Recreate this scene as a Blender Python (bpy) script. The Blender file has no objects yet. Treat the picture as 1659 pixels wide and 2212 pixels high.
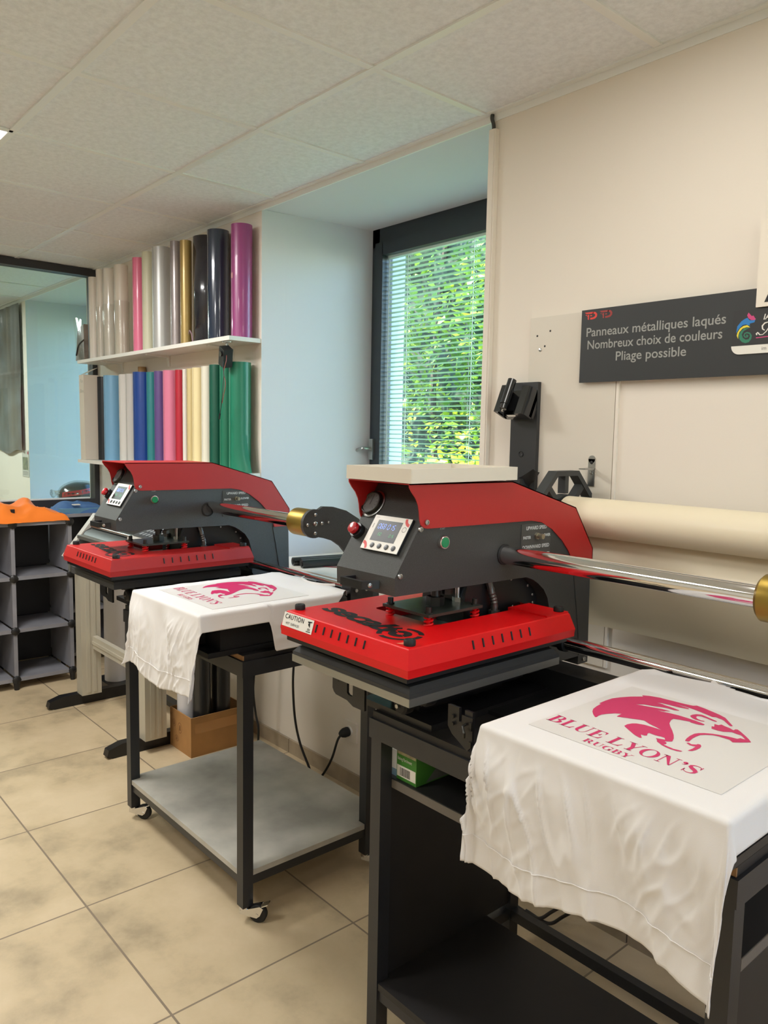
import bpy, bmesh, math, random
from mathutils import Vector, Matrix, noise
random.seed(11)
SC = bpy.context.scene
COL = SC.collection
PI = math.pi
ORG = {}

# ------------------------------------------------------------------ materials
def lin(c):
    c = c / 255.0
    return c / 12.92 if c <= 0.04045 else ((c + 0.055) / 1.055) ** 2.4

def rgb(t): return (lin(t[0]), lin(t[1]), lin(t[2]), 1.0)

MATS = {}
def mat(name, col, rough=0.5, metal=0.0, bump=0.0, bscale=60.0, var=0.0, vscale=4.0, col2=None,
        coat=0.0, spec=0.5, emit=0.0, trans=0.0, alpha=1.0, aniso=None, sheen=0.0):
    if name in MATS: return MATS[name]
    m = bpy.data.materials.new(name); m.use_nodes = True
    nt = m.node_tree; b = nt.nodes['Principled BSDF']
    b.inputs['Base Color'].default_value = rgb(col)
    b.inputs['Roughness'].default_value = rough
    b.inputs['Metallic'].default_value = metal
    b.inputs['Specular IOR Level'].default_value = spec
    b.inputs['Coat Weight'].default_value = coat
    b.inputs['Transmission Weight'].default_value = trans
    b.inputs['Sheen Weight'].default_value = sheen
    b.inputs['Alpha'].default_value = alpha
    if emit:
        b.inputs['Emission Color'].default_value = rgb(col); b.inputs['Emission Strength'].default_value = emit
    tc = nt.nodes.new('ShaderNodeTexCoord')
    if var or col2:
        n = nt.nodes.new('ShaderNodeTexNoise'); n.inputs['Scale'].default_value = vscale; n.inputs['Detail'].default_value = 6
        nt.links.new(tc.outputs['Object'], n.inputs['Vector'])
        r = nt.nodes.new('ShaderNodeValToRGB')
        c2 = col2 or tuple(max(0, c * (1 - var)) for c in col)
        r.color_ramp.elements[0].position = 0.35; r.color_ramp.elements[1].position = 0.68
        r.color_ramp.elements[0].color = rgb(c2); r.color_ramp.elements[1].color = rgb(col)
        nt.links.new(n.outputs['Fac'], r.inputs['Fac']); nt.links.new(r.outputs['Color'], b.inputs['Base Color'])
    if bump:
        n2 = nt.nodes.new('ShaderNodeTexNoise'); n2.inputs['Scale'].default_value = bscale; n2.inputs['Detail'].default_value = 3
        nt.links.new(tc.outputs['Object'], n2.inputs['Vector'])
        bp = nt.nodes.new('ShaderNodeBump'); bp.inputs['Strength'].default_value = bump; bp.inputs['Distance'].default_value = 0.002
        nt.links.new(n2.outputs['Fac'], bp.inputs['Height']); nt.links.new(bp.outputs['Normal'], b.inputs['Normal'])
    MATS[name] = m
    return m

def glass_mat(name, tint=(255, 255, 255), refl=0.09, rough=0.02):
    if name in MATS: return MATS[name]
    m = bpy.data.materials.new(name); m.use_nodes = True
    nt = m.node_tree; nt.nodes.clear()
    o = nt.nodes.new('ShaderNodeOutputMaterial'); mx = nt.nodes.new('ShaderNodeMixShader')
    t = nt.nodes.new('ShaderNodeBsdfTransparent'); t.inputs['Color'].default_value = rgb(tint)
    g = nt.nodes.new('ShaderNodeBsdfGlossy'); g.inputs['Roughness'].default_value = rough
    lw = nt.nodes.new('ShaderNodeLayerWeight'); lw.inputs['Blend'].default_value = 0.25
    mp = nt.nodes.new('ShaderNodeMath'); mp.operation = 'MULTIPLY_ADD'; mp.inputs[1].default_value = 0.5; mp.inputs[2].default_value = refl * 0.5
    nt.links.new(lw.outputs['Fresnel'], mp.inputs[0]); nt.links.new(mp.outputs[0], mx.inputs['Fac'])
    nt.links.new(t.outputs[0], mx.inputs[1]); nt.links.new(g.outputs[0], mx.inputs[2]); nt.links.new(mx.outputs[0], o.inputs['Surface'])
    MATS[name] = m
    return m

def nodes_of(name):
    m = bpy.data.materials.new(name); m.use_nodes = True; MATS[name] = m
    return m, m.node_tree, m.node_tree.nodes['Principled BSDF']

def floor_mat():
    m, nt, b = nodes_of('floor tile'); N = nt.nodes; L = nt.links
    tc = N.new('ShaderNodeTexCoord'); sep = N.new('ShaderNodeSeparateXYZ'); L.new(tc.outputs['Object'], sep.inputs[0])
    def math1(op, a, v=None, v2=None):
        q = N.new('ShaderNodeMath'); q.operation = op
        if hasattr(a, 'links'): L.new(a, q.inputs[0])
        else: q.inputs[0].default_value = a
        if v is not None:
            if hasattr(v, 'links'): L.new(v, q.inputs[1])
            else: q.inputs[1].default_value = v
        if v2 is not None: q.inputs[2].default_value = v2
        return q.outputs[0]
    P = 0.567
    ds = []; ids = []
    for ax, off in (('X', -1.654), ('Y', 0.785)):
        u = math1('DIVIDE', math1('SUBTRACT', sep.outputs[ax], off - 20 * P), P)
        f = math1('FRACT', u); ids.append(math1('FLOOR', u))
        ds.append(math1('MINIMUM', f, math1('SUBTRACT', 1.0, f)))
    d = math1('MINIMUM', ds[0], ds[1])
    g = math1('LESS_THAN', d, 0.0052)
    # per tile id shift
    cmb = N.new('ShaderNodeCombineXYZ'); L.new(ids[0], cmb.inputs[0]); L.new(ids[1], cmb.inputs[1])
    wn = N.new('ShaderNodeTexWhiteNoise'); L.new(cmb.outputs[0], wn.inputs['Vector'])
    vm = N.new('ShaderNodeVectorMath'); vm.operation = 'MULTIPLY_ADD'
    L.new(wn.outputs['Color'], vm.inputs[0]); vm.inputs[1].default_value = (9, 9, 9); L.new(tc.outputs['Object'], vm.inputs[2])
    n1 = N.new('ShaderNodeTexNoise'); n1.inputs['Scale'].default_value = 3.2; n1.inputs['Detail'].default_value = 8; n1.inputs['Roughness'].default_value = .62
    L.new(vm.outputs[0], n1.inputs['Vector'])
    r1 = N.new('ShaderNodeValToRGB'); e = r1.color_ramp.elements
    e[0].position = .33; e[0].color = rgb((164, 147, 119)); e[1].position = .66; e[1].color = rgb((206, 186, 154))
    x = r1.color_ramp.elements.new(.48); x.color = rgb((194, 174, 141))
    L.new(n1.outputs['Fac'], r1.inputs['Fac'])
    n2 = N.new('ShaderNodeTexNoise'); n2.inputs['Scale'].default_value = 1.7; n2.inputs['Detail'].default_value = 10; n2.inputs['Roughness'].default_value = .7
    L.new(tc.outputs['Object'], n2.inputs['Vector'])
    r2 = N.new('ShaderNodeValToRGB'); r2.color_ramp.elements[0].position = .62; r2.color_ramp.elements[1].position = .76
    r2.color_ramp.elements[0].color = (0, 0, 0, 1); r2.color_ramp.elements[1].color = (.6, .6, .6, 1)
    L.new(n2.outputs['Fac'], r2.inputs['Fac'])
    mx = N.new('ShaderNodeMixRGB'); L.new(r2.outputs['Color'], mx.inputs['Fac']); L.new(r1.outputs['Color'], mx.inputs[1]); mx.inputs[2].default_value = rgb((120, 112, 98))
    mg = N.new('ShaderNodeMixRGB'); L.new(g, mg.inputs['Fac']); L.new(mx.outputs[0], mg.inputs[1]); mg.inputs[2].default_value = rgb((132, 117, 98))
    L.new(mg.outputs[0], b.inputs['Base Color']); b.inputs['Roughness'].default_value = .42
    bp = N.new('ShaderNodeBump'); bp.invert = True; bp.inputs['Strength'].default_value = .5; bp.inputs['Distance'].default_value = .002
    L.new(g, bp.inputs['Height']); L.new(bp.outputs[0], b.inputs['Normal'])
    return m

def ceil_mat():
    m, nt, b = nodes_of('ceiling tile'); N = nt.nodes; L = nt.links
    tc = N.new('ShaderNodeTexCoord')
    n = N.new('ShaderNodeTexNoise'); n.inputs['Scale'].default_value = 45; n.inputs['Detail'].default_value = 8; n.inputs['Roughness'].default_value = .75
    L.new(tc.outputs['Object'], n.inputs['Vector'])
    r = N.new('ShaderNodeValToRGB'); r.color_ramp.elements[0].position = .25; r.color_ramp.elements[1].position = .6
    r.color_ramp.elements[0].color = rgb((214, 218, 223)); r.color_ramp.elements[1].color = rgb((234, 238, 243))
    L.new(n.outputs['Fac'], r.inputs['Fac']); L.new(r.outputs[0], b.inputs['Base Color'])
    bp = N.new('ShaderNodeBump'); bp.inputs['Strength'].default_value = .35; bp.inputs['Distance'].default_value = .002
    L.new(n.outputs['Fac'], bp.inputs['Height']); L.new(bp.outputs[0], b.inputs['Normal'])
    b.inputs['Roughness'].default_value = .85
    return m

def leaf_mat():
    m, nt, b = nodes_of('leaf'); N = nt.nodes; L = nt.links
    tc = N.new('ShaderNodeTexCoord')
    n = N.new('ShaderNodeTexNoise'); n.inputs['Scale'].default_value = 1.4; n.inputs['Detail'].default_value = 5
    L.new(tc.outputs['Object'], n.inputs['Vector'])
    r = N.new('ShaderNodeValToRGB'); e = r.color_ramp.elements
    e[0].position = .3; e[0].color = rgb((70, 104, 36)); e[1].position = .70; e[1].color = rgb((206, 212, 56))
    x = e.new(.5); x.color = rgb((116, 152, 54))
    L.new(n.outputs['Fac'], r.inputs['Fac']); L.new(r.outputs[0], b.inputs['Base Color'])
    b.inputs['Roughness'].default_value = .45
    tr = N.new('ShaderNodeBsdfTranslucent'); L.new(r.outputs[0], tr.inputs['Color'])
    mx = N.new('ShaderNodeMixShader'); mx.inputs['Fac'].default_value = .45
    L.new(b.outputs[0], mx.inputs[1]); L.new(tr.outputs[0], mx.inputs[2])
    L.new(mx.outputs[0], nt.nodes['Material Output'].inputs['Surface'])
    return m

# ------------------------------------------------------------------ mesh builder
class MB:
    def __init__(s, off=(0, 0, 0)):
        s.bm = bmesh.new(); s.off = Vector(off)
    def _new(s, v0):
        s.bm.verts.ensure_lookup_table()
        return s.bm.verts[v0:]
    def poly(s, vs):
        v = [s.bm.verts.new(p) for p in vs]
        try: return s.bm.faces.new(v)
        except ValueError: return None
    def mesh(s, verts, faces):
        v = [s.bm.verts.new(p) for p in verts]
        for f in faces:
            try: s.bm.faces.new([v[i] for i in f])
            except ValueError: pass
        return v
    def bev(s, verts, w, seg=2):
        if w <= 0: return
        vs = set(verts); es = [e for e in s.bm.edges if e.verts[0] in vs and e.verts[1] in vs]
        es = [e for e in es if len(e.link_faces) == 2 and e.calc_face_angle(0) > 0.5]
        bmesh.ops.bevel(s.bm, geom=es, offset=w, segments=seg, affect='EDGES', profile=0.5)
    def box(s, x0, x1, y0, y1, z0, z1, bev=0, seg=2, M=None):
        p = [(x0, y0, z0), (x1, y0, z0), (x1, y1, z0), (x0, y1, z0), (x0, y0, z1), (x1, y0, z1), (x1, y1, z1), (x0, y1, z1)]
        if M: p = [M @ Vector(q) for q in p]
        v = s.mesh(p, [(0, 3, 2, 1), (4, 5, 6, 7), (0, 1, 5, 4), (1, 2, 6, 5), (2, 3, 7, 6), (3, 0, 4, 7)])
        s.bev(v, bev, seg); return s
    def prism(s, pts, ax, a, b, bev=0, seg=2, M=None):
        # polygon in the two other axes (in x,y,z order), extruded along ax from a to b
        def P(q, t):
            r = [q[0], q[1]]; r.insert('xyz'.index(ax), t)
            return M @ Vector(r) if M else Vector(r)
        n = len(pts)
        v = s.mesh([P(q, a) for q in pts] + [P(q, b) for q in pts],
                   [tuple(range(n)), tuple(range(2 * n - 1, n - 1, -1))] + [(i, i + n, (i + 1) % n + n, (i + 1) % n) for i in range(n)])
        s.bev(v, bev, seg); return s
    def cyl(s, a, b, r, r2=None, n=24, caps=True, bev=0):
        a = Vector(a); b = Vector(b); d = (b - a).normalized(); r2 = r if r2 is None else r2
        u = d.orthogonal().normalized(); w = d.cross(u)
        vs = []
        for p, rr in ((a, r), (b, r2)):
            for i in range(n):
                t = 2 * PI * i / n; vs.append(p + (u * math.cos(t) + w * math.sin(t)) * rr)
        f = [(i, (i + 1) % n, (i + 1) % n + n, i + n) for i in range(n)]
        if caps: f += [tuple(range(n - 1, -1, -1)), tuple(range(n, 2 * n))]
        v = s.mesh(vs, f); s.bev(v, bev, 2); return s
    def lathe(s, prof, a, d, n=32):
        # prof: (radius, distance along d) from a
        a = Vector(a); d = Vector(d).normalized(); u = d.orthogonal().normalized(); w = d.cross(u)
        k = len(prof); vs = []
        for r, t in prof:
            for i in range(n):
                q = 2 * PI * i / n; vs.append(a + d * t + (u * math.cos(q) + w * math.sin(q)) * max(r, 1e-5))
        f = []
        for j in range(k - 1):
            for i in range(n):
                f.append((j * n + i, j * n + (i + 1) % n, (j + 1) * n + (i + 1) % n, (j + 1) * n + i))
        s.mesh(vs, f); return s
    def tube(s, pts, r, n=10, closed=False, flat=1.0):
        pts = [Vector(p) for p in pts]; k = len(pts); vs = []; up = None
        for i, p in enumerate(pts):
            if closed: t = (pts[(i + 1) % k] - pts[i - 1]).normalized()
            else: t = (pts[min(i + 1, k - 1)] - pts[max(i - 1, 0)]).normalized()
            if up is None: up = t.orthogonal().normalized()
            up = (up - t * up.dot(t)).normalized(); w = t.cross(up)
            rr = r[i] if isinstance(r, (list, tuple)) else r
            for j in range(n):
                q = 2 * PI * j / n; vs.append(p + (up * math.cos(q) + w * math.sin(q) * flat) * rr)
        f = []
        for i in range(k if closed else k - 1):
            for j in range(n):
                a = i * n; b = ((i + 1) % k) * n
                f.append((a + j, a + (j + 1) % n, b + (j + 1) % n, b + j))
        if not closed: f += [tuple(range(n - 1, -1, -1)), tuple(range((k - 1) * n, k * n))]
        s.mesh(vs, f); return s
    def sphere(s, c, r, sc=(1, 1, 1), n=20):
        bmesh.ops.create_uvsphere(s.bm, u_segments=n, v_segments=n // 2, radius=1,
                                  matrix=Matrix.Translation(Vector(c)) @ Matrix.Diagonal((r * sc[0], r * sc[1], r * sc[2], 1)))
        return s
    def hexnut(s, a, b, r): return s.cyl(a, b, r, n=6, bev=r * .08)
    def polys(s, polys, fn):
        for p in polys: s.poly([fn(q) for q in p])
        return s
    def build(s, name, m, parent=None, sharp=35, label=None, smooth=True):
        bm = s.bm
        o0 = ORG.get(parent.name, Vector((0, 0, 0))) if parent else Vector((0, 0, 0))
        for v in bm.verts: v.co = v.co + s.off - o0
        bmesh.ops.recalc_face_normals(bm, faces=bm.faces)
        if smooth:
            for f in bm.faces: f.smooth = True
            for e in bm.edges:
                if len(e.link_faces) == 2 and e.calc_face_angle(0) > math.radians(sharp): e.smooth = False
        me = bpy.data.meshes.new(name); bm.to_mesh(me); bm.free()
        if m: me.materials.append(m)
        o = bpy.data.objects.new(name, me); COL.objects.link(o)
        if parent: o.parent = parent
        ORG[o.name] = o0
        if label: o['label'] = label
        return o

def thing(name, loc, label, cat, group=None):
    o = bpy.data.objects.new(name, None); COL.objects.link(o); o.location = loc
    o.empty_display_size = .05
    ORG[o.name] = Vector(loc)
    return tag(o, label, cat, group)

def tag(o, label, cat, group=None):
    o['label'] = label; o['category'] = cat
    if group: o['group'] = group
    return o

def rebase(o):
    """move a single-mesh thing's origin to the base of its mesh"""
    me = o.data; xs = [v.co for v in me.vertices]
    c = Vector((sum(v.x for v in xs) / len(xs), sum(v.y for v in xs) / len(xs), min(v.z for v in xs)))
    for v in me.vertices: v.co -= c
    o.location = c; ORG[o.name] = c
    return o

def struct(o): o['kind'] = 'structure'; return o

def text(name, body, size, pos, right, up, m, parent=None, align='LEFT', shear=0.0, ext=0.0002, off=(0, 0, 0), sx=1.0, offset=0.0, spacing=1.0):
    cu = bpy.data.curves.new('t', 'FONT'); cu.body = body; cu.size = size; cu.align_x = align; cu.shear = shear
    cu.extrude = 0; cu.offset = offset; cu.space_character = spacing; cu.resolution_u = 4
    ob = bpy.data.objects.new('t', cu); COL.objects.link(ob)
    bpy.context.view_layer.update()
    dg = bpy.context.evaluated_depsgraph_get()
    me = bpy.data.meshes.new_from_object(ob.evaluated_get(dg))
    bpy.data.objects.remove(ob); bpy.data.curves.remove(cu)
    R = Vector(right).normalized(); U = Vector(up).normalized(); Nn = R.cross(U)
    mb = MB(off)
    vs = [Vector(pos) + R * v.co.x * sx + U * v.co.y + Nn * ext for v in me.vertices]
    mb.mesh(vs, [tuple(p.vertices) for p in me.polygons])
    bpy.data.meshes.remove(me)
    return mb.build(name, m, parent, smooth=False)

def arc(cx, cy, r, a0, a1, n=10, ry=None):
    ry = r if ry is None else ry
    return [(cx + r * math.cos(math.radians(a0 + (a1 - a0) * i / n)), cy + ry * math.sin(math.radians(a0 + (a1 - a0) * i / n))) for i in range(n + 1)]

def smooth_pts(pts, n=6):
    pts = [Vector(p) for p in pts]; out = []
    for i in range(len(pts) - 1):
        p0 = pts[max(i - 1, 0)]; p1 = pts[i]; p2 = pts[i + 1]; p3 = pts[min(i + 2, len(pts) - 1)]
        for j in range(n):
            t = j / n
            out.append(0.5 * ((2 * p1) + (p2 - p0) * t + (2 * p0 - 5 * p1 + 4 * p2 - p3) * t * t + (3 * p1 - p0 - 3 * p2 + p3) * t ** 3))
    out.append(pts[-1]); return out

# palette
M_wall = mat('wall paint', (226, 218, 206), .75, bump=.05, bscale=180)
M_reveal = mat('reveal paint', (214, 217, 222), .7, bump=.04, bscale=160)
M_tee = mat('ceiling tee', (232, 234, 233), .32)
M_frame = mat('anthracite frame', (38, 46, 52), .4, bump=.04, bscale=400)
M_part = mat('partition frame', (50, 50, 54), .45)
M_black = mat('black steel', (30, 30, 32), .38, bump=.08, bscale=220)
M_blackp = mat('black plastic', (24, 24, 26), .38)
M_rubber = mat('black rubber', (22, 22, 22), .65)
M_body = mat('charcoal powder coat', (64, 64, 62), .42, bump=.6, bscale=900, var=.3, vscale=650)
M_red = mat('red powder coat', (176, 30, 30), .38, bump=.3, bscale=1100, spec=.5)
M_redhot = mat('bright red powder coat', (216, 10, 16), .36, bump=.3, bscale=1100, spec=.35)
M_chrome = mat('chrome', (225, 225, 225), .08, 1.0)
M_steel = mat('zinc steel', (180, 180, 178), .28, 1.0)
M_dsteel = mat('dark steel', (62, 62, 60), .35, .8, bump=.1, bscale=150)
M_alu = mat('cast aluminium edge', (168, 168, 162), .38, .85, bump=.15, bscale=90)
M_pad = mat('dark silicone pad', (52, 51, 50), .75, bump=.1, bscale=500)
M_gold = mat('brass collar', (146, 122, 56), .4, .85, bump=.05)
M_white = mat('white plastic', (228, 226, 220), .4)
M_cotton = mat('white cotton', (222, 219, 217), .85, bump=.12, bscale=1500, sheen=.2)
M_pink = mat('magenta print', (200, 42, 100), .45)
M_film = mat('transfer film', (214, 211, 207), .45)
M_cable = mat('black cable', (18, 18, 18), .5)
M_label = mat('sticker white', (225, 222, 214), .45)
M_ink = mat('black ink', (22, 22, 24), .5)
M_greytxt = mat('pale grey lettering', (170, 172, 170), .5)
M_lam = mat('white laminate', (222, 218, 210), .45)
M_hole = mat('dark opening', (16, 12, 12), .6)
# ------------------------------------------------------------------ camera
CAMZ = 1.42
yaw, pitch, roll = .8538, .0994, .0184
fw = Vector((-math.sin(yaw) * math.cos(pitch), math.cos(yaw) * math.cos(pitch), -math.sin(pitch)))
r0 = fw.cross(Vector((0, 0, 1))).normalized(); u0 = r0.cross(fw)
rr_ = r0 * math.cos(roll) + u0 * math.sin(roll); uu_ = u0 * math.cos(roll) - r0 * math.sin(roll)
cd = bpy.data.cameras.new('camera'); cam = bpy.data.objects.new('camera', cd); COL.objects.link(cam)
mw = Matrix((rr_, uu_, -fw)).transposed().to_4x4(); mw.translation = Vector((0, 0, CAMZ)); cam.matrix_world = mw
cd.sensor_fit = 'VERTICAL'; cd.sensor_height = 24.0; cd.lens = 24.0 * 1676 / 2212; cd.clip_start = .02
SC.camera = cam

# ------------------------------------------------------------------ setting
WY = 1.90            # face of the long wall
XL, XR = -1.695, 1.9  # right jamb of the recess, right end of room
CE = 2.42
YB = -2.6
X2 = -9.0
b = MB(); b.box(X2, XR, YB, 2.0, -.05, 0); struct(b.build('floor', floor_mat()))
b = MB(); b.box(X2, XR, YB, 1.915, CE, CE + .04); struct(b.build('ceiling', ceil_mat()))
# tee grid
b = MB(); T = .024
xs = [-1.706 + .593 * k for k in range(-12, 7)]
ys = [.82 + .6 * k for k in range(-6, 2)]
for y in ys: b.box(X2, XR, y, y + T, CE - .006, CE + .002, .0015, 1)
for x in xs:
    for y in [YB] + ys: b.box(x - T, x, max(y, YB) + T, min(y + .6, 1.876), CE - .005, CE + .002, .001, 1)
struct(b.build('trim_1', M_tee))
b = MB()  # wall angle
b.box(X2, XR, WY - .022, WY + .004, CE - .005, CE + .002, .001, 1); b.box(X2, XR, WY - .003, WY + .004, CE - .026, CE, .001, 1)
struct(b.build('trim_2', M_tee))
# long wall with two window recesses
SILL = .84; R1 = (-3.037, XL); R2 = (-6.42, -5.15); TK = .12
b = MB()
b.box(XL, XR, WY, WY + TK, 0, CE)
b.box(R2[1], R1[0], WY, WY + TK, 0, CE)
b.box(X2, R2[0], WY, WY + TK, 0, CE)
b.box(R1[0], R1[1], WY, WY + TK, 0, SILL - .03); b.box(R2[0], R2[1], WY, WY + TK, 0, SILL - .03)
struct(b.build('wall_right', M_wall))
for k, (xa, xb) in enumerate((R1, R2)):
    b = MB()
    yo = 2.70
    b.prism([(xa - .25, WY + TK), (xa + .0137, WY + TK), (xa + .069, 2.49), (xa + .069, yo), (xa - .25, yo)], 'z', 0, 2.7)
    b.prism([(xa - .004, WY + .001), (xa, WY), (xa + .0138, WY + TK + .002), (xa - .004, WY + TK + .002)], 'z', SILL - .02, 2.399)
    b.box(xb, xb + .25, WY + TK, yo, 0, 2.7)
    b.box(xa, xb, WY + .002, yo, 2.40, 2.7)
    b.box(xa, xb, WY + TK, yo, 0, SILL - .03)
    # splayed inner lining of the left jamb
    struct(b.build('trim_%d' % (3 + k), M_reveal))
    b = MB(); b.box(xa, xb, WY - .012, 2.49, SILL - .03, SILL, .004, 2); struct(b.build('trim_%d' % (5 + k), M_lam))
b = MB()  # outer wall between and beside the windows
for (xa, xb) in ((X2, R2[0] - .25), (R2[1] + .25, R1[0] - .25), (R1[1] + .25, XR)): b.box(xa, xb, WY + TK, 2.70, -.2, 2.9)
b.box(X2, XR, WY, 2.7, 2.7, 2.9)
struct(b.build('wall_outer', M_wall))
W4 = (.72, 1.46, 1.0, 2.1)
b = MB(); b.box(XR, XR + .1, YB, W4[0], 0, 2.5); b.box(XR, XR + .1, W4[1], 2.0, 0, 2.5); b.box(XR, XR + .1, W4[0], W4[1], 0, W4[2]); b.box(XR, XR + .1, W4[0], W4[1], W4[3], 2.5); struct(b.build('wall_front', M_wall))
b = MB()
for q in ((W4[0], W4[0] + .06, W4[2], W4[3]), (W4[1] - .06, W4[1], W4[2], W4[3]), (W4[0] + .06, W4[1] - .06, W4[2], W4[2] + .06), (W4[0] + .06, W4[1] - .06, W4[3] - .06, W4[3])): b.box(XR + .03, XR + .08, q[0], q[1], q[2], q[3], .003, 1)
w4 = struct(b.build('window_4', M_frame))  # unseen window, added to bring cool fill daylight in from the right
b = MB(); b.box(XR + .05, XR + .054, W4[0] + .05, W4[1] - .05, W4[2] + .05, W4[3] - .05); b.build('pane', glass_mat('window glass', (250, 255, 252), .04), w4, smooth=False)
b = MB(); b.box(X2, XR, YB - .1, YB, 0, 2.5); struct(b.build('wall_left', M_wall))
b = MB(); b.box(X2 - .1, X2, YB, 2.0, 0, 2.5); struct(b.build('wall_far', M_wall))
b = MB(); b.box(X2, XR, YB, 2.9, 2.95, 3.0); struct(b.build('trim_7', M_wall))
# skirting of floor tile
M_skirt = mat('skirting tile', (176, 160, 136), .5, var=.15, vscale=9)
b = MB()
x = X2
while x < XR - .1:
    x1 = min(x + .565, XR); b.box(x + .002, x1 - .002, WY - .011, WY + .002, 0, .062, .002, 1); x = x1
struct(b.build('baseboard_right', M_skirt))

# windows
def window(idx, xa, xb, y):
    b = MB(); w = .075
    zt, zb = 2.40, SILL
    # outer fixed frame
    b.box(xa, xa + .05, y, y + .07, zb, zt, .003, 1); b.box(xb - .05, xb, y, y + .07, zb, zt, .003, 1)
    b.box(xa, xb, y, y + .07, zt - .085, zt, .003, 1); b.box(xa, xb, y, y + .07, zb, zb + .06, .003, 1)
    o = struct(b.build('window_%d' % idx, M_frame))
    b = MB()  # sash
    x0, x1, z0, z1 = xa + .035, xb - .035, zb + .045, zt - .07
    b.box(x0, x0 + .055, y - .014, y + .05, z0, z1, .004, 2); b.box(x1 - .055, x1, y - .014, y + .05, z0, z1, .004, 2)
    b.box(x0 + .05, x1 - .05, y - .014, y + .05, z1 - .06, z1, .004, 2); b.box(x0 + .05, x1 - .05, y - .014, y + .05, z0, z0 + .06, .004, 2)
    s = b.build('sash', M_frame, o)
    b = MB(); b.box(x0 + .05, x1 - .05, y - .004, y, z0 + .055, z1 - .055); b.build('pane', glass_mat('window glass', (250, 255, 252), .04), s, smooth=False)
    return o, s, (x0 + .055, x1 - .055, z0 + .06, z1 - .06)
w1, sash1, g1 = window(1, -2.968, -1.72, 2.485)
w2, sash2, g2 = window(2, R2[0] + .03, R2[1] - .03, 2.485)
# window handle
b = MB(); b.box(-2.943, -2.912, 2.455, 2.472, 1.297, 1.398, .004, 2); hh = b.build('handle_plate', M_steel, sash1)
b = MB(); b.tube(smooth_pts([(-2.928, 2.458, 1.352), (-2.928, 2.425, 1.352), (-2.935, 2.412, 1.350), (-2.96, 2.412, 1.346), (-2.985, 2.412, 1.338), (-2.992, 2.412, 1.318), (-2.992, 2.412, 1.24)], 5), .0085, 10)
b.build('handle_lever', M_steel, hh)

# blind between the panes
def blind(g, y, label):
    x0, x1, z0, z1 = g
    t = thing('venetian_blind', ((x0 + x1) / 2, y, z0), label, 'blind')
    b = MB(); pitch_ = .0214; z = z1 - .012; a = math.radians(20)
    while z > z0 + .01:
        n = 4; w = .0165; top = []
        for i in range(n + 1):
            q = (i / n - .5) * w; c = .0012 * (1 - (2 * i / n - 1) ** 2)
            top.append((y + q * math.cos(a), z - q * math.sin(a) + c))
        for i in range(n):
            b.poly([(x0 + .006, *top[i]), (x1 - .006, *top[i]), (x1 - .006, *top[i + 1]), (x0 + .006, *top[i + 1])])
        z -= pitch_
    b.build('slats', mat('slat with leaf light tint', (206, 226, 186), .4), t, sharp=60)  # slats are white; green light bounced off leaves is put in the colour
    b = MB(); b.box(x0 + .004, x1 - .004, y - .009, y + .009, z1 - .012, z1 + .004, .002, 1); b.build('head_rail', M_white, t)
    for xx in (x0 + .145, x0 + .56, x1 - .12):
        b = MB(); b.tube([(xx, y - .009, z1 - .01), (xx, y - .0095, z0 + .01)], .0017, 6); b.tube([(xx - .03, y + .009, z1 - .01), (xx - .03, y + .009, z0 + .01)], .0007, 5)
        for k in range(int((z1 - z0) / pitch_)):
            zz = z1 - .012 - k * pitch_; b.tube([(xx, y - .009, zz - .003), (xx + .004, y, zz - .008), (xx, y + .009, zz - .012)], .0006, 4)
        b.build('ladder_cord', M_white, t)
    for xx in (x0 + .010,):
        b = MB(); b.box(xx, xx + .006, y - .0095, y - .0085, z0 + .01, z1 - .01); b.build('guide_strip', M_white, t)
    return t
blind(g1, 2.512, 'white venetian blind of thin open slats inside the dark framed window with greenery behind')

# exterior: ground, hedge of leaves
M_ground = mat('lawn', (88, 120, 58), .9, var=.3, vscale=3)
b = MB(); b.box(-16, 16, -12, 16, -.6, -.5); g = b.build('ground', M_ground); struct(g)
lm = leaf_mat()
bm = bmesh.new(); rnd = random.Random(5)
def leaf(bm, c, L, W, d, up):
    d = d.normalized(); s = d.cross(up)
    if s.length < 1e-3: s = d.orthogonal()
    s.normalize(); nn = s.cross(d)
    p = [c, c + d * L * .35 + s * W, c + d * L + nn * L * .12, c + d * L * .35 - s * W]
    v = [bm.verts.new(q) for q in p]; bm.faces.new(v[:3]); bm.faces.new((v[0], v[2], v[3]))
for i in range(11000):
    x = rnd.uniform(-7.6, -3.2); z = rnd.uniform(-.5, 4.9); k = noise.noise(Vector((x * .9, z * .9, 3.1)))
    k2 = noise.noise(Vector((x * 2.3, z * 2.3, 7.7)))
    if rnd.random() > .75 + .6 * k2: continue
    y = 5.6 + 1.0 * k + .5 * k2 + abs(rnd.gauss(0, .35)) - .2
    d = Vector((rnd.gauss(0, 1), rnd.gauss(-.5, .7), rnd.gauss(-.25, .6)))
    leaf(bm, Vector((x, y, z)), rnd.uniform(.07, .15), rnd.uniform(.022, .045), d, Vector((rnd.gauss(0, .4), rnd.gauss(-.3, .4), 1)))
me = bpy.data.meshes.new('foliage'); bm.to_mesh(me); bm.free(); me.materials.append(lm)
hg = thing('hedge', (-5, 6.4, -.5), 'dense green leafy hedge growing outside beyond the window blind', 'hedge')
fo = bpy.data.objects.new('foliage', me); COL.objects.link(fo); fo.parent = hg
fo.location = (5, -6.4, .5); fo['kind'] = 'stuff'
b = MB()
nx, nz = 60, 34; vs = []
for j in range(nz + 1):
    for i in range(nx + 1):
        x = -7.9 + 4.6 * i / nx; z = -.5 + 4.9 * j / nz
        vs.append((x, 6.5 + .5 * noise.noise(Vector((x * .8, z * .8, 1))) + .22 * noise.noise(Vector((x * 3, z * 3, 2))), z))
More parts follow.
